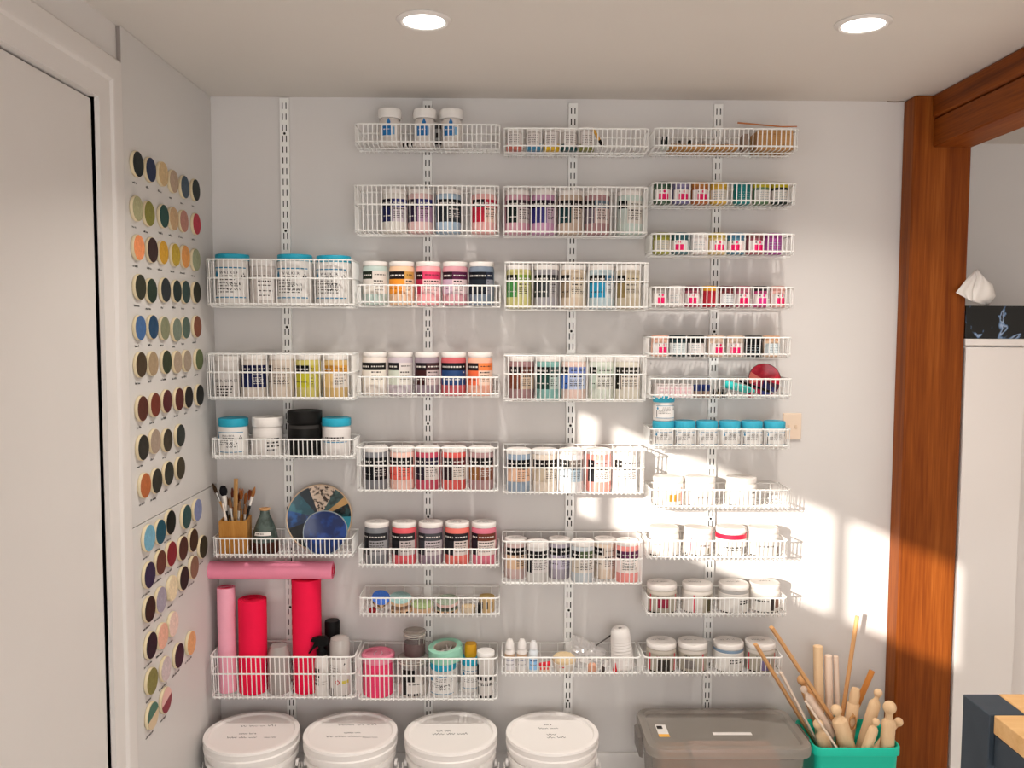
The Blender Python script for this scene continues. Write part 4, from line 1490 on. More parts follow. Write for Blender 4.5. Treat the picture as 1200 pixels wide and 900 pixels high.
def puck(px, py, r, h, face, label, y, tilt=(0, 0), name='test_tile', b=b27, body=None, marks=0, z=None):
    c = at(px, py, y)
    zz = b.fz if z is None else z
    t = thing(name, label, 'test tile', (c.x, y, zz), group='loose round test tiles')
    t.rotation_euler = (rad(tilt[0]), rad(tilt[1]), rad(JR.uniform(-20, 20)))
    # lift so that the lowest rim point stays on the wires
    t.location.z += r * (abs(sin(rad(tilt[0]))) + abs(sin(rad(tilt[1]))))
    MB().lathe([(0, 0), (r * .97, 0), (r, .0015), (r, h - .002), (0, h - .002)], body or TS, 30).build('clay_body', t)
    MB().lathe([(r * .995, h - .0018), (r * .985, h), (0, h + .0008)], tile_glaze(face), 30).build('glaze_face', t)
    if marks:
        mb = MB()
        for a0 in range(-70, 60, 38):
            mb.cyl_rect(r + .0004, a0, a0 + 14, h * .25, h * .7, mat('25211f', .6, 1))
        mb.build('pencil_mark', t)
    return t


puck(437, 705, .0125, .008, '8c1f28', 'small dark red round tile at the boards\' end of the tile basket', -.118, (30, 0))
puck(444.5, 704, .0145, .008, '2a2020', 'small black-rimmed round tile leaning behind the red one', -.068, (26, 10))
puck(446, 698, .0300, .013, '3f6ac0', 'bright blue round tile tipped over the small red one', -.100, (28, 20), marks=1, z=b27.fz + .014)
puck(470, 704, .0370, .012, 'c7a78c', 'buff round tile stacked beneath a pale aqua one', -.094, (0, 0), marks=1)
puck(469, 696, .0365, .013, '9cc0bc', 'pale aqua round tile on top of a buff one', -.094, (14, 3), marks=0, z=b27.fz + .0225)
puck(495, 705, .0360, .021, '96a878', 'soft green thick round tile before the second standard', -.096, (10, 0))
puck(523, 706, .0385, .013, '7f8c7a', 'buff round tile with dark marks under a sage one', -.095, (0, 0), marks=1)
puck(524, 700, .0375, .013, '93a08c', 'sage round tile with pink edge on top of a buff one', -.095, (10, 0), body=mat('c9a8a0', .7, 1.2), z=b27.fz + .0205)
puck(549, 706, .0230, .024, 'cbb592', 'short cream cylinder of clay near the end of the tile basket', -.112, (0, 0), body=mat('d3c2a8', .7, 1.2))
t = puck(570.5, 705, .0250, .0500, 'b39a5c', 'ochre topped clay cylinder at the end of the tile basket', -.090, (0, 0), body=mat('c2a578', .7, 1.2), marks=1)
puck(561.5, 706, .0085, .036, '2a2624', 'slim black stub beside the ochre topped cylinder', -.128, (0, 0), body=mat('1e1b1a', .6, 1))

# --------------------------------------- second standard, lowest deep basket
q = at(443.5, 820, -.088)
ht = at(443.5, 764, -.088).z - b28.fz
t = thing('pink_tub', 'translucent hot pink tub of glaze with frosted lid', 'tub', (q.x, -.088, b28.fz))
MB().lathe([(0, 0), (.046, 0), (.050, .004), (.050, ht - .026), (0, ht - .026)], mat('e23a68', .35), 32).build('tub_body', t)
MB().lathe([(0, ht - .0255), (.051, ht - .0255), (.0535, ht - .020), (.0535, ht - .004), (.050, ht), (.043, ht - .001), (.041, ht - .006), (0, ht - .006)], mat('ee7d98', .3, 1.2, spec=.6), 32).build('lid', t)
mb = MB()
for s in (-1, 1):
    mb.tube([(s * .008, -.02, ht - .005), (s * .014, 0, ht - .004), (s * .008, .02, ht - .005)], .0016, mat('f3b4c2', .3), 5)
mb.build('lid_rib', t)

GLS = mat('cfc9c4', .08, 1.0, alpha=.14, spec=.8)


def clamp_jar(px, label, R, z, H, y, fill, fillz, cap_h=.016):
    c = at(px, 800, y)
    t = thing('clamp_jar', label, 'jar', (c.x, y, z), group='glass clamp jars')
    MB().lathe([(0, 0), (R * .94, 0), (R, .005), (R, H * .74), (R * .90, H * .83), (R * .90, H - cap_h)], GLS, 32).build('glass_body', t)
    MB().lathe([(0, .004), (R * .92, .004), (R * .955, .008), (R * .955, fillz), (0, fillz)], mat(fill, .45), 28).build('contents', t)
    MB().lathe([(0, H - cap_h + .003), (R * .90, H - cap_h + .003), (R * 1.0, H - cap_h + .005), (R * 1.0, H - .003), (R * .8, H), (R * .55, H - .004), (0, H - .004)], mat('b7ada4', .12, 1.0, alpha=.6, spec=.8), 32).build('glass_lid', t)
    MB().lathe([(R * .905, H - cap_h - .002), (R * .97, H - cap_h - .002), (R * .97, H - cap_h + .0025), (R * .905, H - cap_h + .0025)], mat('d8cfc5', .6, 1.1), 32, close=True).build('rubber_seal', t)
    mb = MB()
    rw = R * 1.03
    for z_ in (H - cap_h - .006, H - .006):
        mb.tube([(rw * sin(2 * PI * k / 32), -rw * cos(2 * PI * k / 32), z_) for k in range(32)], .0012, STEEL, 5, closed=True)
    for s in (-.008, .008):
        a = rad(40)
        x0, y0 = rw * sin(a + s / R), -rw * cos(a + s / R)
        mb.tube([(x0, y0, H - .006), (x0 * 1.1, y0 * 1.1, H - cap_h - .006), (x0 * 1.08, y0 * 1.08, H * .55)], .0012, STEEL, 5)
    mb.build('wire_bail', t)
    return t


Hc = .125
cj = clamp_jar(484, 'large glass clamp jar with black and white paper label', .0500, b28.fz, Hc, -.090, 'bfb6ae', Hc * .30)
mb = MB()
mb.cyl_rect(.0505, -36, 44, .012, .074, mat('e2dbd5', .6, 1))
mb.cyl_rect(.0509, -36, 12, .056, .095, mat('232020', .6, 1))
mb.cyl_rect(.0509, -36, -18, .012, .056, mat('2a2727', .6, 1))
for i in range(5):
    mb.cyl_rect(.0509, -14 + i * 11, -8 + i * 11, .010, .018, mat('232020', .6, 1))
dashes(mb, .0509, -10, 36, .046, .003, mat('55504c', .6, 1), JR, 4)
mb.build('paper_label', cj)
clamp_jar(486, 'small glass clamp jar with dark red contents on top of a larger jar', .0355, b28.fz + Hc + .0005, .086, -.090, '3c0c12', .046, .014)

q = at(519.5, 818, -.090)
wj = b28.fz
logo_jar(b28, 519.5, 'blue-lidded supply jar carrying the mint tape roll', .0430, .112, .024, '2bb0d0', y=-.095, hand=True, big=False, rz=-6)
logo_jar(b28, 551.5, 'blue-lidded supply jar carrying a yellow block, behind the black and white canister', .0325, .112, .024, '2bb0d0', y=-.060, hand=False, big=False, rz=8)
t = thing('tape_roll', 'mint green roll of masking tape lying tilted on a blue-lidded jar', 'tape', (at(523, 764, -.09).x, -.093, wj + .112 + .0085), group=None)
t.rotation_euler = (rad(6), rad(-5), 0)
MB().lathe([(.038, 0), (.0555, 0), (.0555, .040), (.038, .040)], mat('8fc4ae', .6, 1.2), 40, close=True).build('tape', t, sharp=25)
MB().lathe([(.0352, .001), (.0378, .001), (.0378, .039), (.0352, .039)], mat('b9ada0', .8), 40, close=True).build('cardboard_core', t, sharp=25)
mb = MB()
for i in range(9):
    a = i * .7
    mb.tube([(.026 * cos(a), .026 * sin(a), .012 + .002 * i), (.010 * cos(a + 1.2), .010 * sin(a + 1.2), .02), (.027 * cos(a + 2.2), .027 * sin(a + 2.2), .014 + .002 * i)], .003, mat('bdb6b2', .35), 5)
w_ = thing('crumpled_foil', 'crumpled silvery wrapping stuffed in the mint tape roll', 'wrapping', tuple(t.location))
w_.rotation_euler = t.rotation_euler
mb.build('crumple', w_)
c = at(551.5, 767, -.060)
t = thing('wax_block', 'rounded yellow block sitting on a blue-lidded jar', 'block', (c.x, -.058, wj + .1125))
MB().prism([rrect(.036, .036, .008, 4, 0), rrect(.040, .040, .010, 4, .006), rrect(.039, .039, .010, 4, .036), rrect(.033, .033, .008, 4, .042)], mat('d8a01e', .5)).build('block', t)
c = at(569, 820, -.118)
t = thing('spice_canister', 'slim black and white canister with white lid at the end of the basket', 'canister', (c.x, -.116, b28.fz))
R_, H_ = .0270, at(569, 762, -.115).z - b28.fz
MB().lathe([(0, 0), (R_ * .96, 0), (R_, .003), (R_, H_ - .014), (0, H_ - .014)], mat('d8d2cd', .45, 1), 28).build('canister_body', t)
MB().lathe([(0, H_ - .0135), (R_ * 1.06, H_ - .0135), (R_ * 1.06, H_ - .003), (R_, H_), (0, H_)], WHITE, 28).build('lid', t)
mb = MB()
r1 = R_ + .0005
mb.cyl_rect(r1, -85, -52, .060, .112, INK)
for z0, z1 in ((.062, .074), (.002, .012)):
    for a in (-48, -14, 20):
        mb.cyl_rect(r1, a, a + 24, z0, z1, INK)
mb.cyl_rect(r1, -60, -40, .014, .040, INK)
for z in (.05, .045):
    dashes(mb, r1, -60, 60, z, .004, INK, JR, 4)
mb.cyl_rect(r1, 46, 52, .018, .044, INK)
mb.build('label', t)

# ------------------------------------ third standard, basket of loose supplies
def small_bottle(px, py, top, r, label, body, cap, tagc=None, capz=.030, collar=None, y=-.112):
    c = at(px, 788, y)
    H = at(px, top, y).z - b37.fz
    t = thing('small_bottle', label, 'bottle', (c.x, y, b37.fz), group='small squeeze bottles')
    MB().lathe([(0, 0), (r * .94, 0), (r, .003), (r, H - capz - .016), (r * .92, H - capz - .006), (r * .6, H - capz), (0, H - capz)], mat(body, .4, 1.05), 22).build('bottle_body', t)
    MB().lathe([(0, H - capz + .0004), (r * .85, H - capz + .0004), (r * .8, H - .012), (r * .45, H), (0, H)], mat(cap, .4, 1.0), 20).build('cap', t)
    mb = MB()
    if collar:
        mb.cyl_rect(r + .0004, -90, 90, H - capz - .028, H - capz - .015, mat(collar, .5, 1.1))
    mb.cyl_rect(r + .0004, -60, 60, .010, H * .45, mat(tagc or 'ddd8d6', .5, 1.1))
    dashes(mb, r + .0008, -46, 46, H * .38, .004, mat('3c4a80', .6, 1), JR, 4)
    dashes(mb, r + .0008, -46, 46, H * .25, .003, mat('8a8684', .6, 1), JR, 4)
    mb.build('label', t)


small_bottle(597.5, 770, 749, .0165, 'small white squeeze bottle with tan collar, at the end of its basket', 'e3ddd8', 'eae5e1', 'd9d6d8', collar='c4a386')
small_bottle(611.5, 770, 749, .0165, 'small white squeeze bottle with tan collar, middle one of three', 'e0dad5', 'eae5e1', 'd4cfcc', collar='c4a386')
small_bottle(625, 772, 751, .0155, 'small squeeze bottle with light blue label beside a red clip', 'dce3e8', 'e6e4e4', '8fbfe6', .026)
c = at(638, 775, -.12)
t = thing('red_clip', 'red and clear plastic clip beside the light blue labelled bottle', 'clip', (c.x, -.118, b37.fz + .0005))
mb = MB().prism([[(-.016, -.006, .000), (.016, -.006, .000), (.018, -.006, .020), (-.016, -.006, .020)], [(-.016, .006, .000), (.016, .006, .000), (.018, .006, .020), (-.016, .006, .020)]], mat('ddc9b4', .4, 1.1))
mb.build('clip_body', t, bevel=.001)
MB().prism([[(-.017, -.007, .0205), (.019, -.007, .0235), (.019, -.007, .034), (-.017, -.007, .0275)], [(-.017, .007, .0205), (.019, .007, .0235), (.019, .007, .034), (-.017, .007, .0275)]], mat('c8182c', .4)).build('clip_lever', t, bevel=.001)
mb = MB()
for i in range(3):
    mb.box((-.014 + i * .010, -.0075, .010), (-.007 + i * .010, -.0062, .017), mat('c8182c', .4))
mb.build('red_teeth', t)

c = at(661, 780, -.105)
t = thing('sponge_bowl', 'round white dish heaped with a beige sponge', 'dish', (c.x, -.100, b37.fz))
MB().lathe([(0, 0), (.026, 0), (.034, .010), (.038, .030), (.0365, .031), (.032, .012), (0, .006)], mat('ddd4c9', .5, 1.1), 32).build('bowl', t)
rng = random.Random(9)
loops = []
for f, z in ((.0300, .0125), (.0350, .026), (.0380, .0325), (.0370, .042), (.030, .050), (.016, .053)):
    loops.append([(f * (1 + rng.uniform(-.05, .05)) * cos(2 * PI * k / 26), f * (1 + rng.uniform(-.05, .05)) * sin(2 * PI * k / 26), z + rng.uniform(-.001, .001)) for k in range(26)])
MB().prism(loops, plaster('sponge', 'e0c8a0', .06, 200, .4, .9)).build('sponge', t, sharp=60)
mb = MB()
for a in (-26, -12):
    mb.cyl_rect(.0392, a, a + 9, .021, .0245, mat('b01c2c', .5))
mb.build('red_print', t)

# clear bag leaning on the wall
c0 = at(672, 778, -.09)
t = thing('plastic_bag', 'crumpled clear plastic bag leaning between sponge and white cone', 'bag', (at(690, 785, -.09).x, -.075, b37.fz))
rng = random.Random(21)
w0 = MB()
NX, NY = 14, 12
vs, fs = [], []
TL, TR, BRc, BLc = Vector((-.055, .030, .098)), Vector((.058, .018, .052)), Vector((.050, -.010, .002)), Vector((-.058, -.012, .004))
for j in range(NY + 1):
    for i in range(NX + 1):
        u, v = i / NX, j / NY
        pnt = (BLc * (1 - u) + BRc * u) * (1 - v) + (TL * (1 - u) + TR * u) * v
        pnt = pnt + Vector((rng.uniform(-1, 1) * .0015, -.012 * sin(PI * v) * sin(PI * u) + rng.uniform(-1, 1) * .004, rng.uniform(-1, 1) * .0015))
        if v == 0:
            pnt.z = .002
        vs.append(pnt)
for j in range(NY):
    for i in range(NX):
        a = j * (NX + 1) + i
        fs.append((a, a + 1, a + NX + 2, a + NX + 1))
b0 = len(vs)
vs2 = [v + Vector((0, .014 * sin(PI * (k % (NX + 1)) / NX) + .003, 0)) for k, v in enumerate(vs)]
w0.add(vs, fs, mat('dedad8', .12, 1.0, alpha=.42, spec=.9))
w0.add(vs2, fs, mat('dedad8', .12, 1.0, alpha=.42, spec=.9))
w0.build('film', t, sharp=14)
mb = MB()
mb.add([(-.03, -.0285, .028), (.005, -.0285, .020), (.006, -.0290, .034), (-.028, -.0290, .044)], [(0, 1, 2, 3)], mat('e6e2df', .5, 1))
mb.build('paper_insert', t)
c = at(694, 776, -.125)
t = thing('clay_sponge', 'small peach coloured sponge ball in front of the plastic bag', 'sponge', (c.x, -.125, b37.fz))
MB().lathe([(0, 0), (.012, .001), (.017, .010), (.0165, .022), (.010, .031), (0, .033)], plaster('sponge_peach', 'dfa78c', .05, 200, .3, .9), 20).build('ball', t)
c = at(704.5, 783, -.12)
t = thing('metal_scraper', 'dark steel scraper with white handle tilted beside the peach ball', 'tool', (c.x, -.128, b37.fz + .004), q=Quaternion((0, 1, 0), rad(28)))
MB().prism([rrect(.016, .004, .0015, 3, 0), rrect(.014, .004, .0015, 3, .020)], mat('4a403c', .4, 1)).build('blade', t)
MB().prism([rrect(.012, .008, .003, 3, .0203), rrect(.010, .008, .003, 3, .042)], mat('d9d4d0', .4, 1)).build('handle', t)
c0, c1 = at(703, 753, -.070), at(716, 745, -.070)
t = thing('wire_tool', 'thin dark wire tool leaning between plastic bag and white cone', 'tool', (at(698, 757, -.058).x, -.052, at(698, 757, -.058).z - .05))
t0 = Vector(t.location)
t.location.z = b37.fz + .001
MB().tube([(-.012, 0, 0), (.004, 0, t0.z + .05 - b37.fz), (.042, 0, t0.z + .076 - b37.fz)], .0022, mat('5a5350', .35, 1), 7).build('shaft', t)
MB().tube([(.042, 0, t0.z + .0763 - b37.fz), (.054, 0, t0.z + .084 - b37.fz)], .0032, mat('3a3533', .35, 1), 7).build('tip', t)
c = at(720, 785, -.122)
t = thing('red_peg', 'small bright red peg in front of the white cone', 'peg', (c.x, -.134, b37.fz))
MB().prism([rrect(.007, .006, .002, 3, 0), rrect(.014, .007, .003, 3, .014), rrect(.010, .006, .002, 3, .022), rrect(.005, .005, .002, 3, .036)], mat('d01c2c', .4)).build('peg', t)
# white cone-shaped spool
c = at(730, 785, -.085)
t = thing('thread_cone', 'white ribbed cone with rounded top, tallest item in its basket', 'cone', (c.x, -.083, b37.fz), q=Quaternion((0, 1, 0), rad(-5)))
t.location.z += .0035
Hs = at(728, 737, -.085).z - b37.fz
pr = [(0, 0), (.036, 0), (.039, .004)]
for i in range(10):
    f = i / 10
    r_ = .039 - .006 * f
    z = .006 + (Hs - .036) * f
    pr += [(r_, z), (r_ - .0016, z + (Hs - .036) * .08)]
pr += [(.0325, Hs - .028), (.030, Hs - .008), (.024, Hs), (.008, Hs), (.006, Hs - .004), (0, Hs - .004)]
MB().lathe(pr, mat('e6e1dd', .6, 1.0), 32).build('cone', t)
MB().lathe([(0, Hs - .0038), (.0055, Hs - .0038), (.0055, Hs + .0005), (0, Hs + .0005)], mat('8a8582', .5), 14).build('core_hole', t)

# -------------------------------------- fourth standard, top basket of oddments
p0, p1 = at(784, 170, -.1), at(862, 170, -.1)
t = thing('cardboard_tray', 'long shallow tan cardboard tray in the top basket, holding little vials', 'tray', ((p0.x + p1.x) / 2, -.090, b41.fz))
tw = (p1.x - p0.x) / 2
CB = plaster('cardboard', 'c9985c', .04, 60, .1, .85)
mb = MB().box((-tw, -.045, 0), (tw, .045, .002), CB)
for lo, hi in (((-tw, -.045, .002), (tw, -.043, .015)), ((-tw, .043, .002), (tw, .045, .015)), ((-tw, -.043, .002), (-tw + .002, .043, .015)), ((tw - .002, -.043, .002), (tw, .043, .015))):
    mb.box(lo, hi, CB)
mb.build('tray', t)
TRZ = b41.fz + .0024
vials = [(789, 'c8c2bd', 'grey', .030), (796, '9c958f', 'dark-capped grey', .030), (809, '26221f', 'black', .038), (817, 'cdc7c3', 'pale', .034), (826, 'bdb6b1', 'smoky clear', .036), (835, 'e5e2e0', 'bright silver', .040), (844, 'd3cecb', 'frosted', .036), (853, 'c9c4c1', 'cloudy', .032)]
for k, (px, h, nm, hh_) in enumerate(vials):
    c = at(px, 165, -.105)
    t = thing('glass_vial', f'{nm} little vial standing in the cardboard tray of the top basket', 'vial', (c.x, -.100, TRZ), group='little vials in the tray')
    MB().lathe([(0, 0), (.0065, 0), (.0072, .002), (.0072, hh_ - .010), (.005, hh_ - .007), (0, hh_ - .007)], mat(h, .2, 1.1, alpha=.8 if k not in (2,) else 1), 16).build('vial_body', t)
    MB().lathe([(0, hh_ - .0065), (.0056, hh_ - .0065), (.0056, hh_), (0, hh_)], mat('3a3634' if k == 1 else 'cfc9c4', .4), 14).build('stopper', t)
for px, nm in ((777, 'nearer the third standard'), (781.8, 'beside the cardboard tray')):
    c = at(px, 165, -.115)
    t = thing('dropper_bottle', f'tiny dark bottle with pale foot in the top basket, {nm}', 'bottle', (c.x, -.115, b41.fz), group='tiny dark bottles')
    MB().lathe([(0, 0), (.0058, 0), (.0062, .002), (.0062, .014), (0, .014)], mat('bcc2b8', .4), 14).build('foot', t)
    MB().lathe([(0, .0143), (.0062, .0143), (.0062, .030), (.004, .034), (.004, .042), (0, .042)], mat('16201e', .3), 14).build('bottle_body', t)
p0, p1 = at(884, 172, -.1), at(926, 172, -.1)
t = thing('wooden_block', 'tan wooden block box in the far end of the top basket', 'box', ((p0.x + p1.x) / 2, -.088, b41.fz))
bw = (p1.x - p0.x) / 2 - .002
WB = wood('pale_block', [(.3, lin('b98a58')), (.7, lin('d0a36e'))], stretch=(4, 30, 30), rough=.55)
MB().box((-bw, -.045, 0), (bw, .045, .048), WB).build('box', t, bevel=.0015)
MB().box((-bw, -.045, .0485), (bw, .045, .060), WB).build('lid', t, bevel=.0015)
c = at(874.5, 165, -.1)
t = thing('paper_sleeve', 'dull brown paper sleeve standing beside the tan wooden block', 'sleeve', (c.x - .004, -.09, b41.fz))
MB().prism([rrect(.017, .05, .004, 3, 0), rrect(.015, .05, .004, 3, .052)], mat('8d7a6c', .8)).build('sleeve', t)
p0, p1 = at(861, 140, -.1), at(928, 144, -.1)
t = thing('twig', 'thin reddish twig lying across the rim above the wooden block', 'stick', ((p0.x + p1.x) / 2, -.1, (p0.z + p1.z) / 2))
hw_ = (p1.x - p0.x) / 2
dz = (p1.z - p0.z) / 2
# the twig rests on the box lid and the front rail
t.location.z = b41.z + .0682
MB().tube([(-hw_, -.034, .015), (-hw_ * .5, -.040, .010), (0, -.0455, .0045), (hw_ * .5, -.049, .0005), (hw_, -.0485, .0015)], .0028, mat('a4683f', .7), 8, r1=.0018).build('twig_stem', t)

# -------------------------------- fourth standard, basket with the red dish
p0, p1 = at(767, 463, -.1), at(810, 463, -.1)
t = thing('paper_packet', 'pale pink and white checked packet lying in the basket', 'packet', ((p0.x + p1.x) / 2, -.095, b46.fz))
pw = (p1.x - p0.x) / 2
mb = MB().prism([rrect(pw * 2, .085, .006, 3, 0), rrect(pw * 2, .085, .006, 3, .035), rrect(pw * 2 - .006, .078, .006, 3, .040)], mat('e6dcda', .6, 1.0))
mb.build('packet', t)
mb = MB()
for i in range(7):
    x = -pw + .008 + i * (pw * 2 - .016) / 6
    mb.box((x - .0012, -.0436, .003), (x + .0012, -.0428, .034), mat('dca9b0', .6, 1.1))
for z in (.009, .019, .029):
    mb.box((-pw + .006, -.0438, z - .001), (pw - .006, -.0429, z + .001), mat('dcb6bc', .6, 1.1))
mb.build('check_print', t)
for px, n_, in ((816.5, 'nearer the checked packet'), (826.5, 'nearer the fourth standard')):
    c = at(px, 463, -.112)
    t = thing('ink_pot', f'short ink pot with navy lid, {n_}', 'pot', (c.x, -.118, b46.fz), group='short ink pots with navy lids')
    MB().lathe([(0, 0), (.0120, 0), (.0128, .003), (.0128, .020), (0, .020)], mat('8a7466', .35), 18).build('pot_body', t)
    MB().lathe([(0, .0204), (.0132, .0204), (.0132, .038), (.012, .040), (0, .040)], mat('202f63', .4), 18).build('lid', t)
for px, h, nm in ((837, '2b2622', 'dark brown'), (842.5, '77664c', 'bronze'), (848, '22201f', 'black')):
    c = at(px, 463, -.12)
    t = thing('glass_vial', f'{nm} stub of a vial before the fourth standard, beside the red dish basket\'s tube', 'vial', (c.x, -.12, b46.fz), group='dark vials by the turquoise tube')
    MB().lathe([(0, 0), (.006, 0), (.0064, .002), (.0064, .018), (0, .018)], mat(h, .3), 14).build('vial_body', t)
    MB().lathe([(0, .0183), (.005, .0183), (.005, .026), (0, .026)], mat('3d3a38', .3), 12).build('stopper', t)
c = at(853.5, 463, -.128)
t = thing('rubber_ball', 'small white ball in front of the turquoise tube', 'ball', (c.x, -.134, b46.fz))
MB().lathe([(0, 0)] + [(.0088 * sin(rad(a)), .0088 - .0088 * cos(rad(a))) for a in range(15, 180, 15)] + [(0, .0176)], mat('e2ddd6', .5, 1), 18).build('ball', t)
p0, p1 = at(849, 450, -.105), at(884, 459, -.105)
t = thing('paint_tube', 'turquoise paint tube tilting down towards the red dish', 'tube', p0, q=aim(p0, p1))
t.location.z = b46.fz + .042
L = (p1 - p0).length
TQ = mat('2fb8b4', .4)
MB().lathe([(0, 0), (.010, 0), (.0125, .003), (.0125, .028), (0, .028)], TQ, 20).build('cap', t)
MB().lathe([(0, .0285), (.012, .0285), (.0115, L * .8), (.006, L), (0, L)], mat('49aaa2', .4), 20, sy=1).build('tube_body', t)
p0, p1 = at(866, 446.5, -.128), at(914, 463, -.128)
t = thing('tool_handle', 'black thin tool handle lying diagonally before the red dish', 'tool', p0, q=aim(p0, p1))
L = (p1 - p0).length
MB().lathe([(0, 0), (.003, 0), (.0042, L * .3), (.0042, L * .75), (0, L * .75)], BK, 12).build('handle', t)
MB().lathe([(0, L * .7505), (.0025, L * .7505), (.002, L), (0, L)], STEEL, 10).build('shank', t)
dish('small_dish', 'round red dish with coral wedge and dark blue foot, standing on edge', 895.5, 445, .0530, -.062, 12,
     [(-20, 150, gl('a8122c', 'c41d34', .6, 40)), (150, 196, gl('dc7468')), (196, 250, gl('8a1a38')), (250, 318, gl('232a5c')), (318, 340, gl('401830'))], '6d2030', b46)
c = at(881, 463, -.12)
t = thing('clay_stamp', 'short crimson stamp standing at the foot of the red dish', 'stamp', (c.x, -.108, b46.fz))
MB().lathe([(0, 0), (.010, 0), (.010, .010), (.006, .014), (.007, .024), (0, .026)], mat('a01438', .4), 16).build('stamp', t)
# ------------------------------------------------------------ pails of slip
PAIL = mat('f4efeb', .45, 1.0)
PLID = mat('f6f1ed', .42, 1.0)


def pail(px, py, label, lines, seed, R=.1470):
    y = -.195
    ZL = .262
    c = at(px, py, y)
    t = thing('lidded_pail', label, 'pail', (c.x, y, 0), group='white lidded pails')
    MB().lathe([(0, 0), (R * .82, 0), (R * .84, .004), (R * .925, ZL - .075), (R * .965, ZL - .074), (R * .968, ZL - .060), (R * .93, ZL - .059), (R * .945, ZL - .036), (0, ZL - .036)], PAIL, 48).build('pail_body', t)
    l = MB().lathe([(R * .95, ZL - .040), (R * .985, ZL - .042), (R * .995, ZL - .030), (R * .975, ZL - .026), (R * .985, ZL - .012), (R, ZL - .008), (R * .99, ZL - .001), (R * .96, ZL), (R * .90, ZL - .0005), (R * .875, ZL - .007), (R * .84, ZL - .0085), (0, ZL - .0085)], PLID, 56).build('lid', t)
    zt_ = ZL - .0083
    mb = MB()
    rng = random.Random(seed)
    for (x0, y0, ln, h) in lines:
        mb.squiggle((x0 * R, y0 * R, zt_), (1, .03, 0), (0, 1, 0), ln * R, h * R, rng, mat('2b2422', .7, 1), .0016)
    mb.build('handwriting', l)
    for s in (-1, 1):
        MB().lathe([(0, 0), (.012, 0), (.012, .008), (0, .008)], PAIL, 16, T=Matrix.Translation((s * R * .94, 0, ZL - .10)) @ Matrix.Rotation(rad(90 * s), 4, 'Y')).build('handle_lug', t)
    pts = []
    for i in range(25):
        a = PI * i / 24
        pts.append((-(R * 1.028) * cos(a), -.004 - R * .90 * sin(a) * .55 - .03 * sin(a), ZL - .096 - .105 * sin(a) * 1.0))
    # the bail hangs down in front of the pail, outside its wall
    pts = [(x, min(y_, -math.sqrt(max(0, (R * 1.03) ** 2 - x * x)) if abs(x) < R * 1.03 else y_), z) for x, y_, z in pts]
    MB().tube(pts, .0022, mat('d9d4cf', .4, 1), 6).build('bail_handle', t)
    return t


W1 = [(-.35, .33, .75, .07), (-.28, -.02, .36, .05), (-.48, -.20, .62, .06), (.30, -.18, .25, .05)]
W2 = [(-.35, .38, .85, .09), (-.15, .02, .35, .05), (-.5, -.16, .75, .07), (.28, -.18, .34, .05)]
W3 = [(-.32, .10, .30, .06), (-.40, -.05, .75, .07)]
W4 = [(-.16, .40, .16, .05), (-.28, .22, .42, .06), (-.12, -.06, .22, .08), (-.12, -.20, .40, .07)]
pail(295.5, 868, 'white lidded pail nearest the tile boards, marked in three written lines', W1, 1)
pail(411, 870, 'white lidded pail, second from the tile boards, with bold writing at its back', W2, 2)
pail(528.5, 869, 'white lidded pail, third from the tile boards, with two short lines of writing', W3, 3)
pail(647, 867, 'white lidded pail nearest the grey tub, with writing in four small groups', W4, 4)

# ---------------------------------------------------------- grey storage tub
p0 = at(745, 829, -.045)
zt_ = p0.z
p1 = at(927, 831, -.045)
f0, f1 = atz(757, 877, zt_), atz(951, 881, zt_)
cx, cy = (p0.x + p1.x + f0.x + f1.x) / 4, (-.045 + (f0.y + f1.y) / 2) / 2
tw, td = ((p1.x - p0.x) + (f1.x - f0.x)) / 2, -.045 - (f0.y + f1.y) / 2
TG = mat('a39b92', .25, 1.0, alpha=.62, spec=.6)
TL_ = mat('aaa299', .28, 1.0, alpha=.58, spec=.6)
t = thing('storage_tub', 'large smoky grey translucent storage tub with clip-on lid', 'tub', (cx, cy, 0))
H_ = zt_ - .026
o_, i_ = [], []
ins = .02
mb = MB()
lv = [rrect(tw * .84, td * .80, .04, 6, .003), rrect(tw * .86, td * .82, .04, 6, .010), rrect(tw * .93, td * .90, .045, 6, H_ - .012), rrect(tw * .955, td * .93, .045, 6, H_ - .008), rrect(tw * .955, td * .93, .045, 6, H_)]
mb.prism(lv, TG, cap1=False)
mb.build('tub_body', t)
mb = MB()
L0 = rrect(tw * .965, td * .945, .045, 6, H_ - .006)
L1 = rrect(tw * .995, td * .99, .05, 6, H_ - .004)
L2 = rrect(tw, td, .05, 6, H_ + .014)
L3 = rrect(tw * .985, td * .975, .047, 6, H_ + .025)
L4 = rrect(tw * .90, td * .84, .03, 6, H_ + .026)
L5 = rrect(tw * .88, td * .80, .03, 6, H_ + .018)
lid = mb.prism([L0, L1, L2, L3, L4, L5], TL_, cap0=False).build('lid', t, sharp=30)
for s in (-1, 1):
    mb = MB()
    pr = [(s * (tw * .5 + .001), H_ - .05), (s * (tw * .5 + .012), H_ - .045), (s * (tw * .5 + .014), H_ + .012), (s * (tw * .5 + .004), H_ + .020), (s * (tw * .5 + .001), H_ + .012)]
    mb.prism([[(x, -.045, z) for x, z in pr], [(x, .045, z) for x, z in pr]], mat('77706a', .35, 1, alpha=.9)).build('lid_clip', t)
mb = MB().box((-tw * .40, -td * .10, H_ + .0184), (-tw * .335, td * .12, H_ + .0190), mat('ebe6e1', .5, 1)).box((-tw * .40, -td * .16, H_ + .0184), (-tw * .335, -td * .10, H_ + .0191), mat('e2a648', .5))
mb.box((-tw * .395, td * .02, H_ + .0191), (-tw * .36, td * .09, H_ + .0194), mat('2d2a28', .6, 1))
mb.build('lid_sticker', lid)
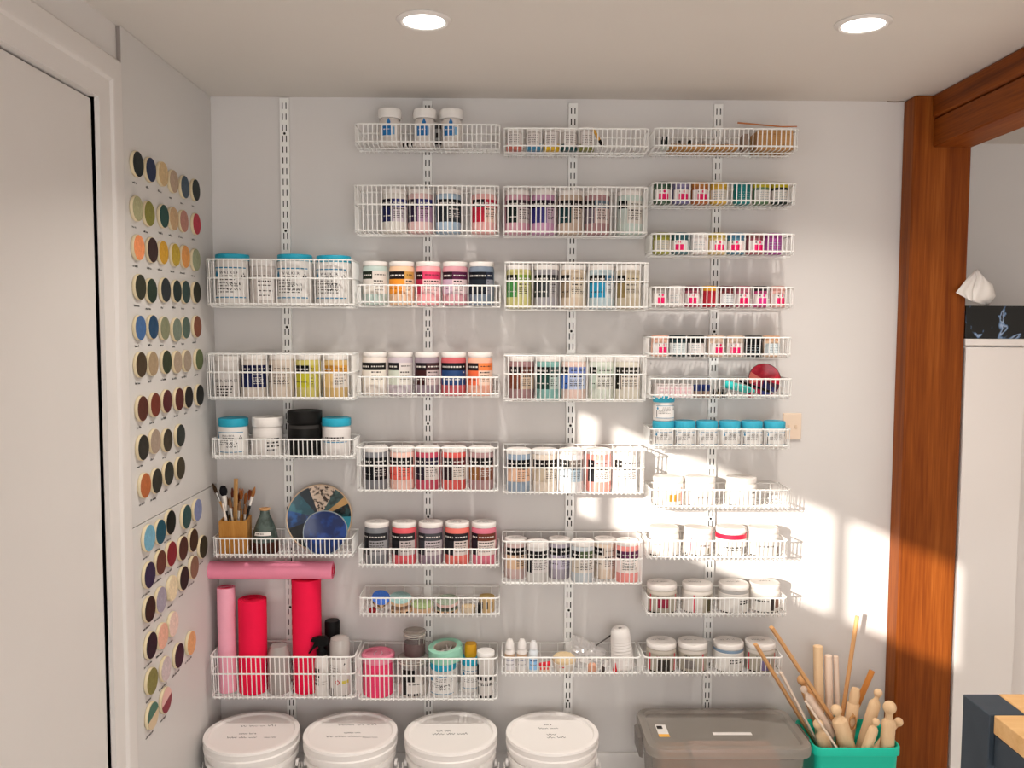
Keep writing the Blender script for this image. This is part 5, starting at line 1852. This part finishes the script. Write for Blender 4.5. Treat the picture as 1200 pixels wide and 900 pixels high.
MB().box((-tw * .06, -td * .12, H_ + .0184), (tw * .18, -td * .06, H_ + .0190), mat('ede8e4', .5, 1)).build('lid_strip', lid)


def in_tub(name, label, x, y, z, w, d_, h, col):
    t = thing(name, label, 'box', (cx + x, cy + y, z))
    m_ = plaster('box_' + col, col, .05, 40, .05, .8)
    MB().box((-w / 2, -d_ / 2, 0), (w / 2, d_ / 2, h), m_).build('box_body', t, bevel=.002)
    MB().box((-w / 2 - .001, -d_ / 2 - .001, h + .0005), (w / 2 + .001, d_ / 2 + .001, h + .010), m_).build('box_lid', t, bevel=.002)


in_tub('carton', 'pinkish carton seen dimly through the tub lid near the front', .03, -.035, .012, .26, .115, H_ - .050, 'd3a08a')
in_tub('carton', 'orange-brown carton seen through the front of the tub', -.155, -.03, .012, .085, .11, H_ - .055, 'b5763f')
in_tub('carton', 'dark carton at the back inside the tub', -.02, .068, .012, .32, .06, H_ - .06, '55504b')

# ------------------------------------------------ green bin with rolling pins
ZB = .232
fl_, fr_, bk_ = atz(957, 877, ZB), atz(1057, 877, ZB), at(934, 842, -.040)
bx0, bx1 = fl_.x - .006, fr_.x + .004
by0, by1 = fl_.y, -.045
GC = mat('22c6aa', .4, 1.1)
t = thing('plastic_bin', 'turquoise-green plastic bin crammed with rolling pins beside the timber post', 'bin', ((bx0 + bx1) / 2, (by0 + by1) / 2, 0))
bw, bd = bx1 - bx0, by1 - by0
gcx, gcy = (bx0 + bx1) / 2, (by0 + by1) / 2
mb = MB()
sc_ = .90
lv = [rrect(bw * sc_, bd * sc_, .02, 5, .001), rrect(bw * .95, bd * .95, .025, 5, ZB - .03), rrect(bw * .955, bd * .955, .025, 5, ZB - .0285), rrect(bw, bd, .028, 5, ZB - .026), rrect(bw, bd, .028, 5, ZB - .004), rrect(bw * .99, bd * .985, .027, 5, ZB),
      rrect(bw * .955, bd * .95, .025, 5, ZB), rrect(bw * .935, bd * .93, .025, 5, ZB - .006), rrect(bw * (sc_ - .02), bd * (sc_ - .02), .018, 5, .004)]
mb.prism(lv, GC).build('bin_shell', t, sharp=30)

PIN = wood('pin_wood', [(.3, lin('d9b58c', 1.1)), (.7, lin('ecd0ab', 1.1))], stretch=(30, 30, 2), rough=.55, fine=.2)
DOW = wood('dowel_wood', [(.3, lin('c48f5c', 1.1)), (.7, lin('ddae7c', 1.1))], stretch=(40, 40, 2), rough=.55, fine=.2)
PALE = wood('pale_wood', [(.3, lin('e3c8b4', 1.1)), (.7, lin('f0dccb', 1.1))], stretch=(40, 40, 2), rough=.6, fine=.2)
ORG = wood('orange_wood', [(.3, lin('c07a3a', 1.1)), (.7, lin('d8934e', 1.1))], stretch=(40, 40, 2), rough=.5, fine=.2)


def line(px0, py0, px1, py1, y0, y1, z):
    """axis through two pixels at two depths, run down to height z"""
    a, b = at(px0, py0, y0), at(px1, py1, y1)
    d = (b - a)
    s = (z - a.z) / d.z
    return a + d * s, a


def stick(label, px0, py0, px1, py1, r, m_, y0, y1=None, z=.02, square=False, name='dowel', cat='dowel', group='wooden dowels in the bin'):
    base, top = line(px0, py0, px1, py1, y0, y0 if y1 is None else y1, z)
    L = (top - base).length
    t = thing(name, label, cat, base, q=aim(base, top), group=group)
    if square:
        MB().prism([rrect(r * 2, r * 1.1, r * .2, 2, 0), rrect(r * 2, r * 1.1, r * .2, 2, L)], m_).build('shaft', t)
    else:
        MB().lathe([(0, 0), (r * .92, 0), (r, .002), (r, L - .002), (r * .92, L), (0, L)], m_, 18).build('shaft', t)


def pin(label, kx, ky, px1, py1, rk, rb, y0, y1=None, z=.03, neck=.018, m_=PIN, knob=True, hl=.055, body_top=None):
    """rolling pin standing on end: grip with a knob, neck, cylinder"""
    base, top = line(kx, ky, px1, py1, y0, y0 if y1 is None else y1, z)
    L = (top - base).length + (rk if knob else 0)
    t = thing('rolling_pin', label, 'rolling pin', base, q=aim(base, top), group='rolling pins in the bin')
    if knob:
        bt = L - rk * 2 - neck
        MB().lathe([(0, 0), (rb * .9, 0), (rb, .004), (rb, bt - .020), (rb * .93, bt - .008), (rb * .62, bt), (0, bt)], m_, 28).build('roller', t)
        pr = [(0, bt + .0005), (rb * .58, bt + .0005), (rk * .55, bt + neck * .5), (rk * .55, bt + neck * .8)]
        pr += [(rk * sin(rad(a)), L - rk - rk * cos(rad(a))) for a in range(35, 180, 14)] + [(0, L)]
        MB().lathe(pr, m_, 24).build('handle', t)
    else:
        bt = L - hl
        MB().lathe([(0, 0), (rb * .9, 0), (rb, .003), (rb, bt - .003), (rb * .9, bt), (0, bt)], m_, 28).build('roller', t)
        MB().lathe([(0, bt + .0005), (rk, bt + .0005), (rk * 1.08, bt + hl * .5), (rk * .8, L - .002), (0, L)], m_, 20).build('handle', t)


stick('long tan square stick slanting farthest out over the grey tub', 885.5, 755, 948, 858, .0085, DOW, -.190, -.125, square=True, name='wooden_stick', cat='stick', group='long sticks in the bin', z=.17)
stick('tallest tan stick slanting over the tub, in front of the squat pots', 904, 735, 975, 842, .0095, DOW, -.208, -.163, square=True, name='wooden_stick', cat='stick', group='long sticks in the bin', z=.21)
stick('pale narrow slat between the two long slanting sticks', 915, 788, 951, 858, .0065, PALE, -.185, -.150, square=True, name='wooden_batten', cat='batten', group='pale battens in the bin', z=.17)
stick('pale narrow slat crossing in front of the plump pins', 944, 822, 983, 880, .0060, PALE, -.230, square=True, name='wooden_batten', cat='batten', group='pale battens in the bin', z=.18)
stick('thick tan dowel standing upright at the back of the bin', 958.5, 757, 960, 830, .0155, PIN, -.076, z=.08)
stick('pinkish dowel standing beside the thick tan one', 970.5, 768, 972, 832, .0125, PALE, -.073, z=.08)
stick('greyish dowel standing behind the pinkish one', 979.5, 769, 981.5, 832, .0085, PALE, -.066, z=.10)
stick('thin long stick rising highest, lit by the sun at its top', 1004.5, 722, 988, 832, .0068, DOW, -.096, z=.10, name='wooden_stick', cat='stick', group='long sticks in the bin')
stick('short orange handle poking up behind the pins near the timber post', 1022, 786, 1010, 814, .0095, ORG, -.066, z=.24, name='tool_handle', cat='handle')
pin('pin with flat-ended grip behind the twine, at the middle of the bin', 1003, 806, 998, 838, .0155, .0190, -.124, z=.12, knob=False, hl=.05)
pin('knobbed pin leaning towards the timber post, third largest in front', 1029, 812, 1011, 872, .0135, .0185, -.157, z=.17, neck=.012)
pin('upright knobbed pin at the front corner, nearest the timber post', 1042.5, 829, 1038.5, 888, .0205, .0210, -.214, z=.07, neck=.016)
pin('small knobbed pin half hidden at the bin edge by the timber post', 1053, 846, 1035, 868, .0140, .0125, -.170, z=.19, neck=.012)
pin('smooth pin leaning under the upright front one', 1026.5, 846, 1013, 884, .0120, .0155, -.219, z=.18, neck=.004)
pin('plump knobbed pin at the front corner beside the grey tub', 959, 849, 969, 882, .0165, .0200, -.203, z=.15, neck=.010)
pin('plump knobbed pin in the middle, with rounded shoulders', 980, 832, 993, 875, .0170, .0245, -.197, z=.17, neck=.010)
pin('pale knobbed pin leaning behind the middle plump one', 942, 808, 966, 846, .0110, .0140, -.165, z=.235, neck=.010, m_=PALE)
pin('blurred tan knob rising behind the slanting sticks', 940, 797, 955, 836, .0165, .0175, -.117, z=.235, neck=.012, m_=DOW)
# bundle of twine
c = at(998, 844, -.140)
t = thing('twine_coil', 'small tangled coil of brown twine among the rolling pins', 'twine', (c.x, -.150, c.z - .03))
mb = MB()
rng = random.Random(4)
for i in range(6):
    a0 = rng.uniform(0, 6)
    pts = []
    for k in range(20):
        a = 2 * PI * k / 20
        pts.append((.011 * cos(a) * (1 + .25 * sin(a0 + 2 * a)), .006 * sin(a + a0), .028 + .026 * sin(a) * (1 - .05 * i) + rng.uniform(-.002, .002)))
    mb.tube(pts, .0014, mat('b98a58', .9), 5, closed=True)
mb.build('strand', t)

# --------------------------------------------- right side: cabinet and tissues
c0 = at(1131, 397, -.085)
ctop = c0.z
x0 = PX1 + .004
CAB = plaster('cabinet_paint', 'efe9e5', .008, rough=.45, bump=0)
t = thing('tall_cabinet', 'tall white cabinet close beside the timber post, with tissues on its top', 'cabinet', (x0, -.06, 0))
xe = at(1194, 540, -.06).x - x0
MB().box((0, .004, .0), (xe, .55, ctop - .022), CAB).build('carcass', t, bevel=.002)
MB().box((xe + .0005, .03, .0), (xe + .55, .55, ctop - .022), CAB).build('side_unit', t, bevel=.002)
MB().box((0.004, -.018, .06), (xe - .001, .0035, ctop - .027), CAB).build('door', t, bevel=.0025)
MB().box((0, -.020, ctop - .0215), (xe + .55, .55, ctop), CAB).build('top_panel', t, bevel=.002)

# tissue box
t = thing('tissue_box', 'black tissue box with blue-white marbling on the tall white cabinet', 'tissue box', (x0 + .002, -.070, ctop + .0005))
mt, nt, b = nodes_mat('marbled_card')
tc = nt.nodes.new('ShaderNodeTexCoord')
nz = nt.nodes.new('ShaderNodeTexNoise')
nz.inputs['Scale'].default_value = 13
nz.inputs['Detail'].default_value = 2
nz.inputs['Distortion'].default_value = 1.6
nt.links.new(tc.outputs['Object'], nz.inputs['Vector'])
r = ramp(nt, [(.0, lin('0b0c0b', 1)), (.565, lin('0e100f', 1)), (.605, lin('5f7fa8', 1)), (.66, lin('a9bcd6', 1)), (.70, lin('3a4a60', 1)), (.74, lin('0e100f', 1))])
nt.links.new(nz.outputs['Fac'], r.inputs['Fac'])
nt.links.new(r.outputs['Color'], b.inputs['Base Color'])
b.inputs['Roughness'].default_value = .35
bh = at(1150, 358.5, -.07).z - ctop
MB().box((0, 0, 0), (.24, .115, bh), mt).build('carton', t, bevel=.001)
MB().prism([rrect(.13, .03, .0149, 6, bh + .0003, .10, .055), rrect(.13, .03, .0149, 6, bh + .0012, .10, .055)], mat('1a1a1a', .3, 1)).build('slot', t)
ts = thing('paper_tissue', 'white paper tissue pulled up from the marbled box, leaning over the post', 'tissue', (x0 + .075, -.030, ctop + bh + .002))
mb = MB()
tm = mat('f4f0ec', .85, 1.0)
TO = Vector(ts.location)


def tp(px, py, y):
    return at(px, py, y) - TO


def ruled(left, right, nu, nv, bulge, rip, ph):
    """a sheet strung between two edge lines, bulging towards the room"""
    def along(P, v):
        s = v * (len(P) - 1)
        k = min(int(s), len(P) - 2)
        return P[k].lerp(P[k + 1], s - k)
    vs, fs = [], []
    for j in range(nv + 1):
        v = j / nv
        A_, B_ = along(left, v), along(right, v)
        for i in range(nu + 1):
            u = i / nu
            p = A_.lerp(B_, u)
            p = p + Vector((0, -bulge * sin(PI * u) * sin(PI * min(1, .15 + v)) + rip * sin(9 * u + 5 * v + ph) * u * (1 - u) * 4, rip * .4 * sin(7 * v + ph) * u * (1 - u) * 4))
            vs.append(p)
    for j in range(nv):
        for i in range(nu):
            a = j * (nu + 1) + i
            fs.append((a, a + 1, a + nu + 2, a + nu + 1))
    mb.add(vs, fs, tm)


Tt, Ff = tp(1143, 317, -.050), tp(1140, 353, -.088)
fold = [Tt, tp(1144, 326, -.070), tp(1139.5, 340, -.088), Ff, tp(1157, 358.5, -.030)]
ruled([tp(1142, 317.2, -.052), tp(1131, 329, -.084), tp(1120, 343, -.108), tp(1131, 348.5, -.100), tp(1156.5, 358.5, -.032)], fold, 10, 16, .004, .003, .4)
ruled(fold, [Tt, tp(1152, 325, -.055), tp(1163, 334, -.050), tp(1166.5, 347, -.046), tp(1158, 358.5, -.028)], 14, 16, .022, .005, 1.7)
tob = mb.build('sheet', ts, sharp=60)
sm = tob.modifiers.new('thickness', 'SOLIDIFY')
sm.thickness = .0012

# ---------------------------------------------------------------- work table
zt2 = .80
k0 = atz(1128.5, 813, zt2)
k1 = atz(1157, 838, zt2)
t = thing('work_table', 'work table with pale plank top and blue-black steel frame, in front of the cabinet', 'table', (k0.x, k0.y, 0))
WT = wood('table_wood', [(.3, lin('d2a066', 1.1)), (.7, lin('e6bd86', 1.1))], stretch=(2, 22, 22), rough=.45, fine=.25)
STB = plaster('blue_steel', '39434d', .12, 12, .05, .45)
Lg = k0.y - k1.y
MB().box((.008, -1.1, zt2 - .036), (1.2, -Lg, zt2), WT).build('table_top', t, bevel=.002)
MB().box((Lg * .75, -Lg, zt2 - .036), (1.2, -.0, zt2), WT).build('table_top_edge', t, bevel=.002)
MB().box((0, -Lg + .001, 0), (Lg * .75 - .001, 0, zt2 - .0005), STB).build('leg', t, bevel=.002)
MB().box((1.14, -Lg + .001, 0), (1.2, 0, zt2 - .037), STB).build('leg', t, bevel=.002)
MB().box((.010, -1.1, 0), (.06, -1.04, zt2 - .037), STB).build('leg', t, bevel=.002)
MB().box((1.14, -1.1, 0), (1.2, -1.04, zt2 - .037), STB).build('leg', t, bevel=.002)
MB().box((.010, -1.039, zt2 - .10), (.045, -Lg - .0005, zt2 - .037), STB).build('side_rail', t, bevel=.002)
MB().box((Lg * .75, -.045, zt2 - .10), (1.139, -.01, zt2 - .037), STB).build('back_rail', t, bevel=.002)
